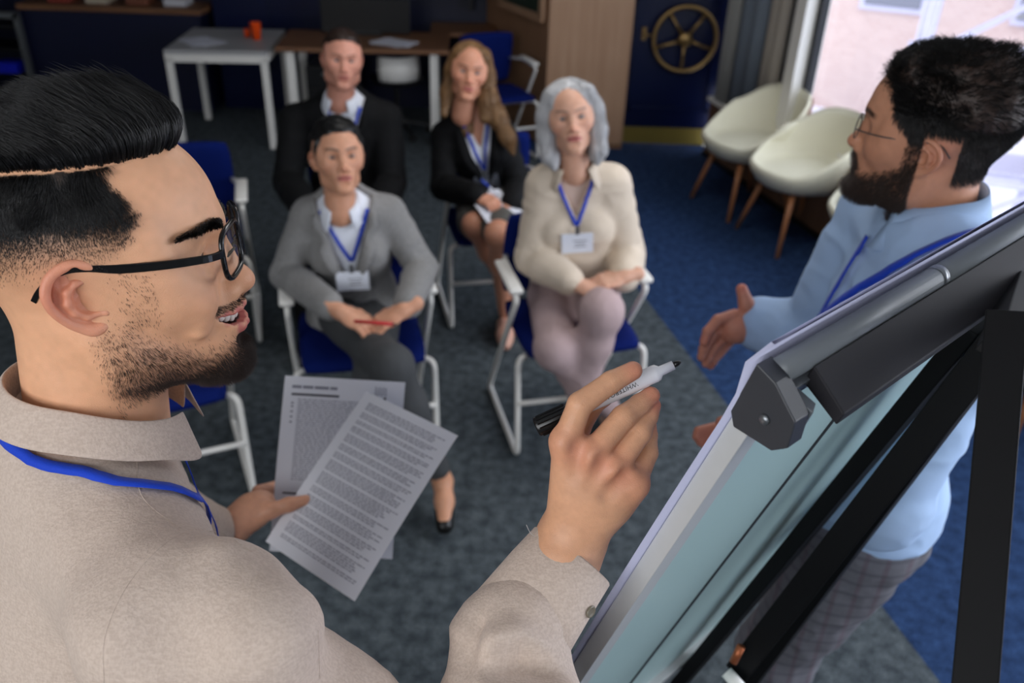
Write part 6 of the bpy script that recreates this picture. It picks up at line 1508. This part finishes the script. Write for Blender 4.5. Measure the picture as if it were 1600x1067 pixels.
# rear leg, nearest the camera
ra, rb = A(1573, 492, .62), A(1523, 1075, .56)
dr_ = nrm(rb-ra); re = ra+dr_*((ra[2]-.012)/-dr_[2]); barq('leg', ra, re, .027, .022, M_leg2, nrm(CC-ra))
e2_ = hingeb+bx*.30+nrm(end-hingeb)*np.linalg.norm(end-hingeb); barq('leg', hingeb+bx*.05, hingeb+bx*.42+(end-hingeb), .028, .020, M_leg2, bn_)
G().bar(bp(.40, .016, .035), ra+dr_*.02, .034, .022, bn_).ob('rear_bracket', M_leg2, ez, origin=EO, bev=.0012)
ebox('hinge_block', .405, .012, .040, .085, .030, .030, M_leg2, .002)
G().lathe([(.001, 0), (.0045, 0), (.004, .003), (.001, .004)], 16, (frame_from(bn_), bp(.372, .03, .056))).ob('screw', M_steel, ez, True, origin=EO)
for p in (end, re, hingeb+bx*.42+(end-hingeb)): G().lathe([(.001, 0), (.018, 0), (.016, .03), (.001, .03)], 16, (np.eye(3), (p[0], p[1], 0))).ob('rubber_foot', M_black, ez, True, origin=EO)
# paper pad hanging on the front
pdd = thing('paper_pad', 'white flip chart paper pad hanging on the far side of the easel', 'paper pad'); pdd.location = BC
V = []; nu, nv = 3, 40; vs = np.linspace(-.045, BH+.01, nv)
for L_ in (0, 1):
    for v_ in vs:
        o_ = -.0110-.003*L_-.012*smoothstep(.02, -.045, v_)+(.012 if v_ < -.03 else 0); curl = .004*math.sin(v_*9)+.006*math.exp(-((v_-.5)/.3)**2)
        for u in (-.004, .35, BW+.004): V.append(bp(u-curl, v_, o_))
Fc = [(l*nv*3+i*3+j, l*nv*3+i*3+j+1, l*nv*3+(i+1)*3+j+1, l*nv*3+(i+1)*3+j) for l in (0, 1) for i in range(nv-1) for j in (0, 1)]
o = nv*3
for i in range(nv-1):
    for j in (0, 2): Fc.append((i*3+j, (i+1)*3+j, o+(i+1)*3+j, o+i*3+j))
M_pad = plain('pad_paper', (206, 208, 236), .8, var=.02)
mk('sheets', V, Fc, M_pad, pdd, True, None, BC)

# ================================================================== printed sheets in the left hand
M_sheet = plain('printer_paper', (240, 242, 250), .75, var=.015); M_ink = plain('grey_ink', (150, 152, 166), .8, var=.1); M_ink2 = plain('dark_ink', (80, 80, 92), .8)
def sheet(name, label, c00, c10, c01, dark, seed, kind, bow=.006):
    'c00 top left, c10 top right, c01 bottom left'
    c00, c10, c01 = (np.array(q) for q in (c00, c10, c01)); t = thing(name, label, 'paper', group=None); t.location = c00
    X = (c10-c00); Y = (c01-c00); N_ = nrm(np.cross(X, Y)); 
    if N_@(CC-c00) < 0: N_ = -N_
    def q(u, v, o=0.0): return c00+X*u+Y*v+N_*(o+bow*math.sin(PI*u)*.6-bow*(v-.5)**2*2)
    n = 10; V = [q(i/n, j/n, o_) for o_ in (0, -.0004) for j in range(n+1) for i in range(n+1)]; w1 = (n+1)**2
    Fc = [(j*(n+1)+i, j*(n+1)+i+1, (j+1)*(n+1)+i+1, (j+1)*(n+1)+i) for j in range(n) for i in range(n)]
    Fc += [tuple(w1+k for k in f[::-1]) for f in Fc]
    mk('sheet', V, Fc, M_sheet, t, True, None, c00)
    r_ = random.Random(seed); g = G(); g2 = G()
    def word(g_, u0, u1, v0, h_):
        a = 2; us = [u0+(u1-u0)*k/a for k in range(a+1)]; P = []
        for u in us: P += [q(u, v0, .0003), q(u, v0+h_, .0003)]
        g_.add(P, [(2*k, 2*k+2, 2*k+3, 2*k+1) for k in range(a)])
    def line(u0, u1, v, h_):
        u = u0
        while u < u1-.01:
            w_ = r_.uniform(.015, .06); word(g, u, min(u+w_, u1), v, h_); u += w_+.009
    if kind == 'form':
        word(g2, .07, .47, .098, .013)
        for (a, b) in ((.07, .15), (.16, .25), (.26, .38), (.39, .45)): word(g, a, b, .052, .017)
        for k in range(24): word(g, .76+.017*(k % 6), .77+.017*(k % 6), .038+.012*(k//6)+.006*(k % 2), .008)
        word(g2, .835, .855, .095, .014)
        v = .13
        while v < .60: line(.13, .93, v, .0042); v += .0112
        for v in (.15, .17, .20, .23, .26): word(g, .075, .095, v, .010)
        word(g2, .07, .45, .665, .010)
        v = .70
        while v < .95: line(.08, .93, v, .0045); v += .012
    else:
        v = .055
        while v < .93:
            for k in range(r_.choice((2, 3, 3, 4, 5, 6))):
                line(.10, r_.uniform(.80, .93) if k else .93, v, .0050); v += .0125
                if v > .93: break
            v += .016
    g.ob('printed_text', M_ink, t, origin=c00)
    if g2.n: g2.ob('printed_rule', M_ink2, t, origin=c00)
    return t
a, b, c = s1; sheet('printed_sheet', 'printed application form sheet held by the man, upright behind the tilted page', a, b, c, 0, 3, 'form')
a, b, c = s2; sheet('printed_sheet', 'printed page of dense paragraphs held by the man, tilted in front', a, b, c, 0, 11, 'text')
# end
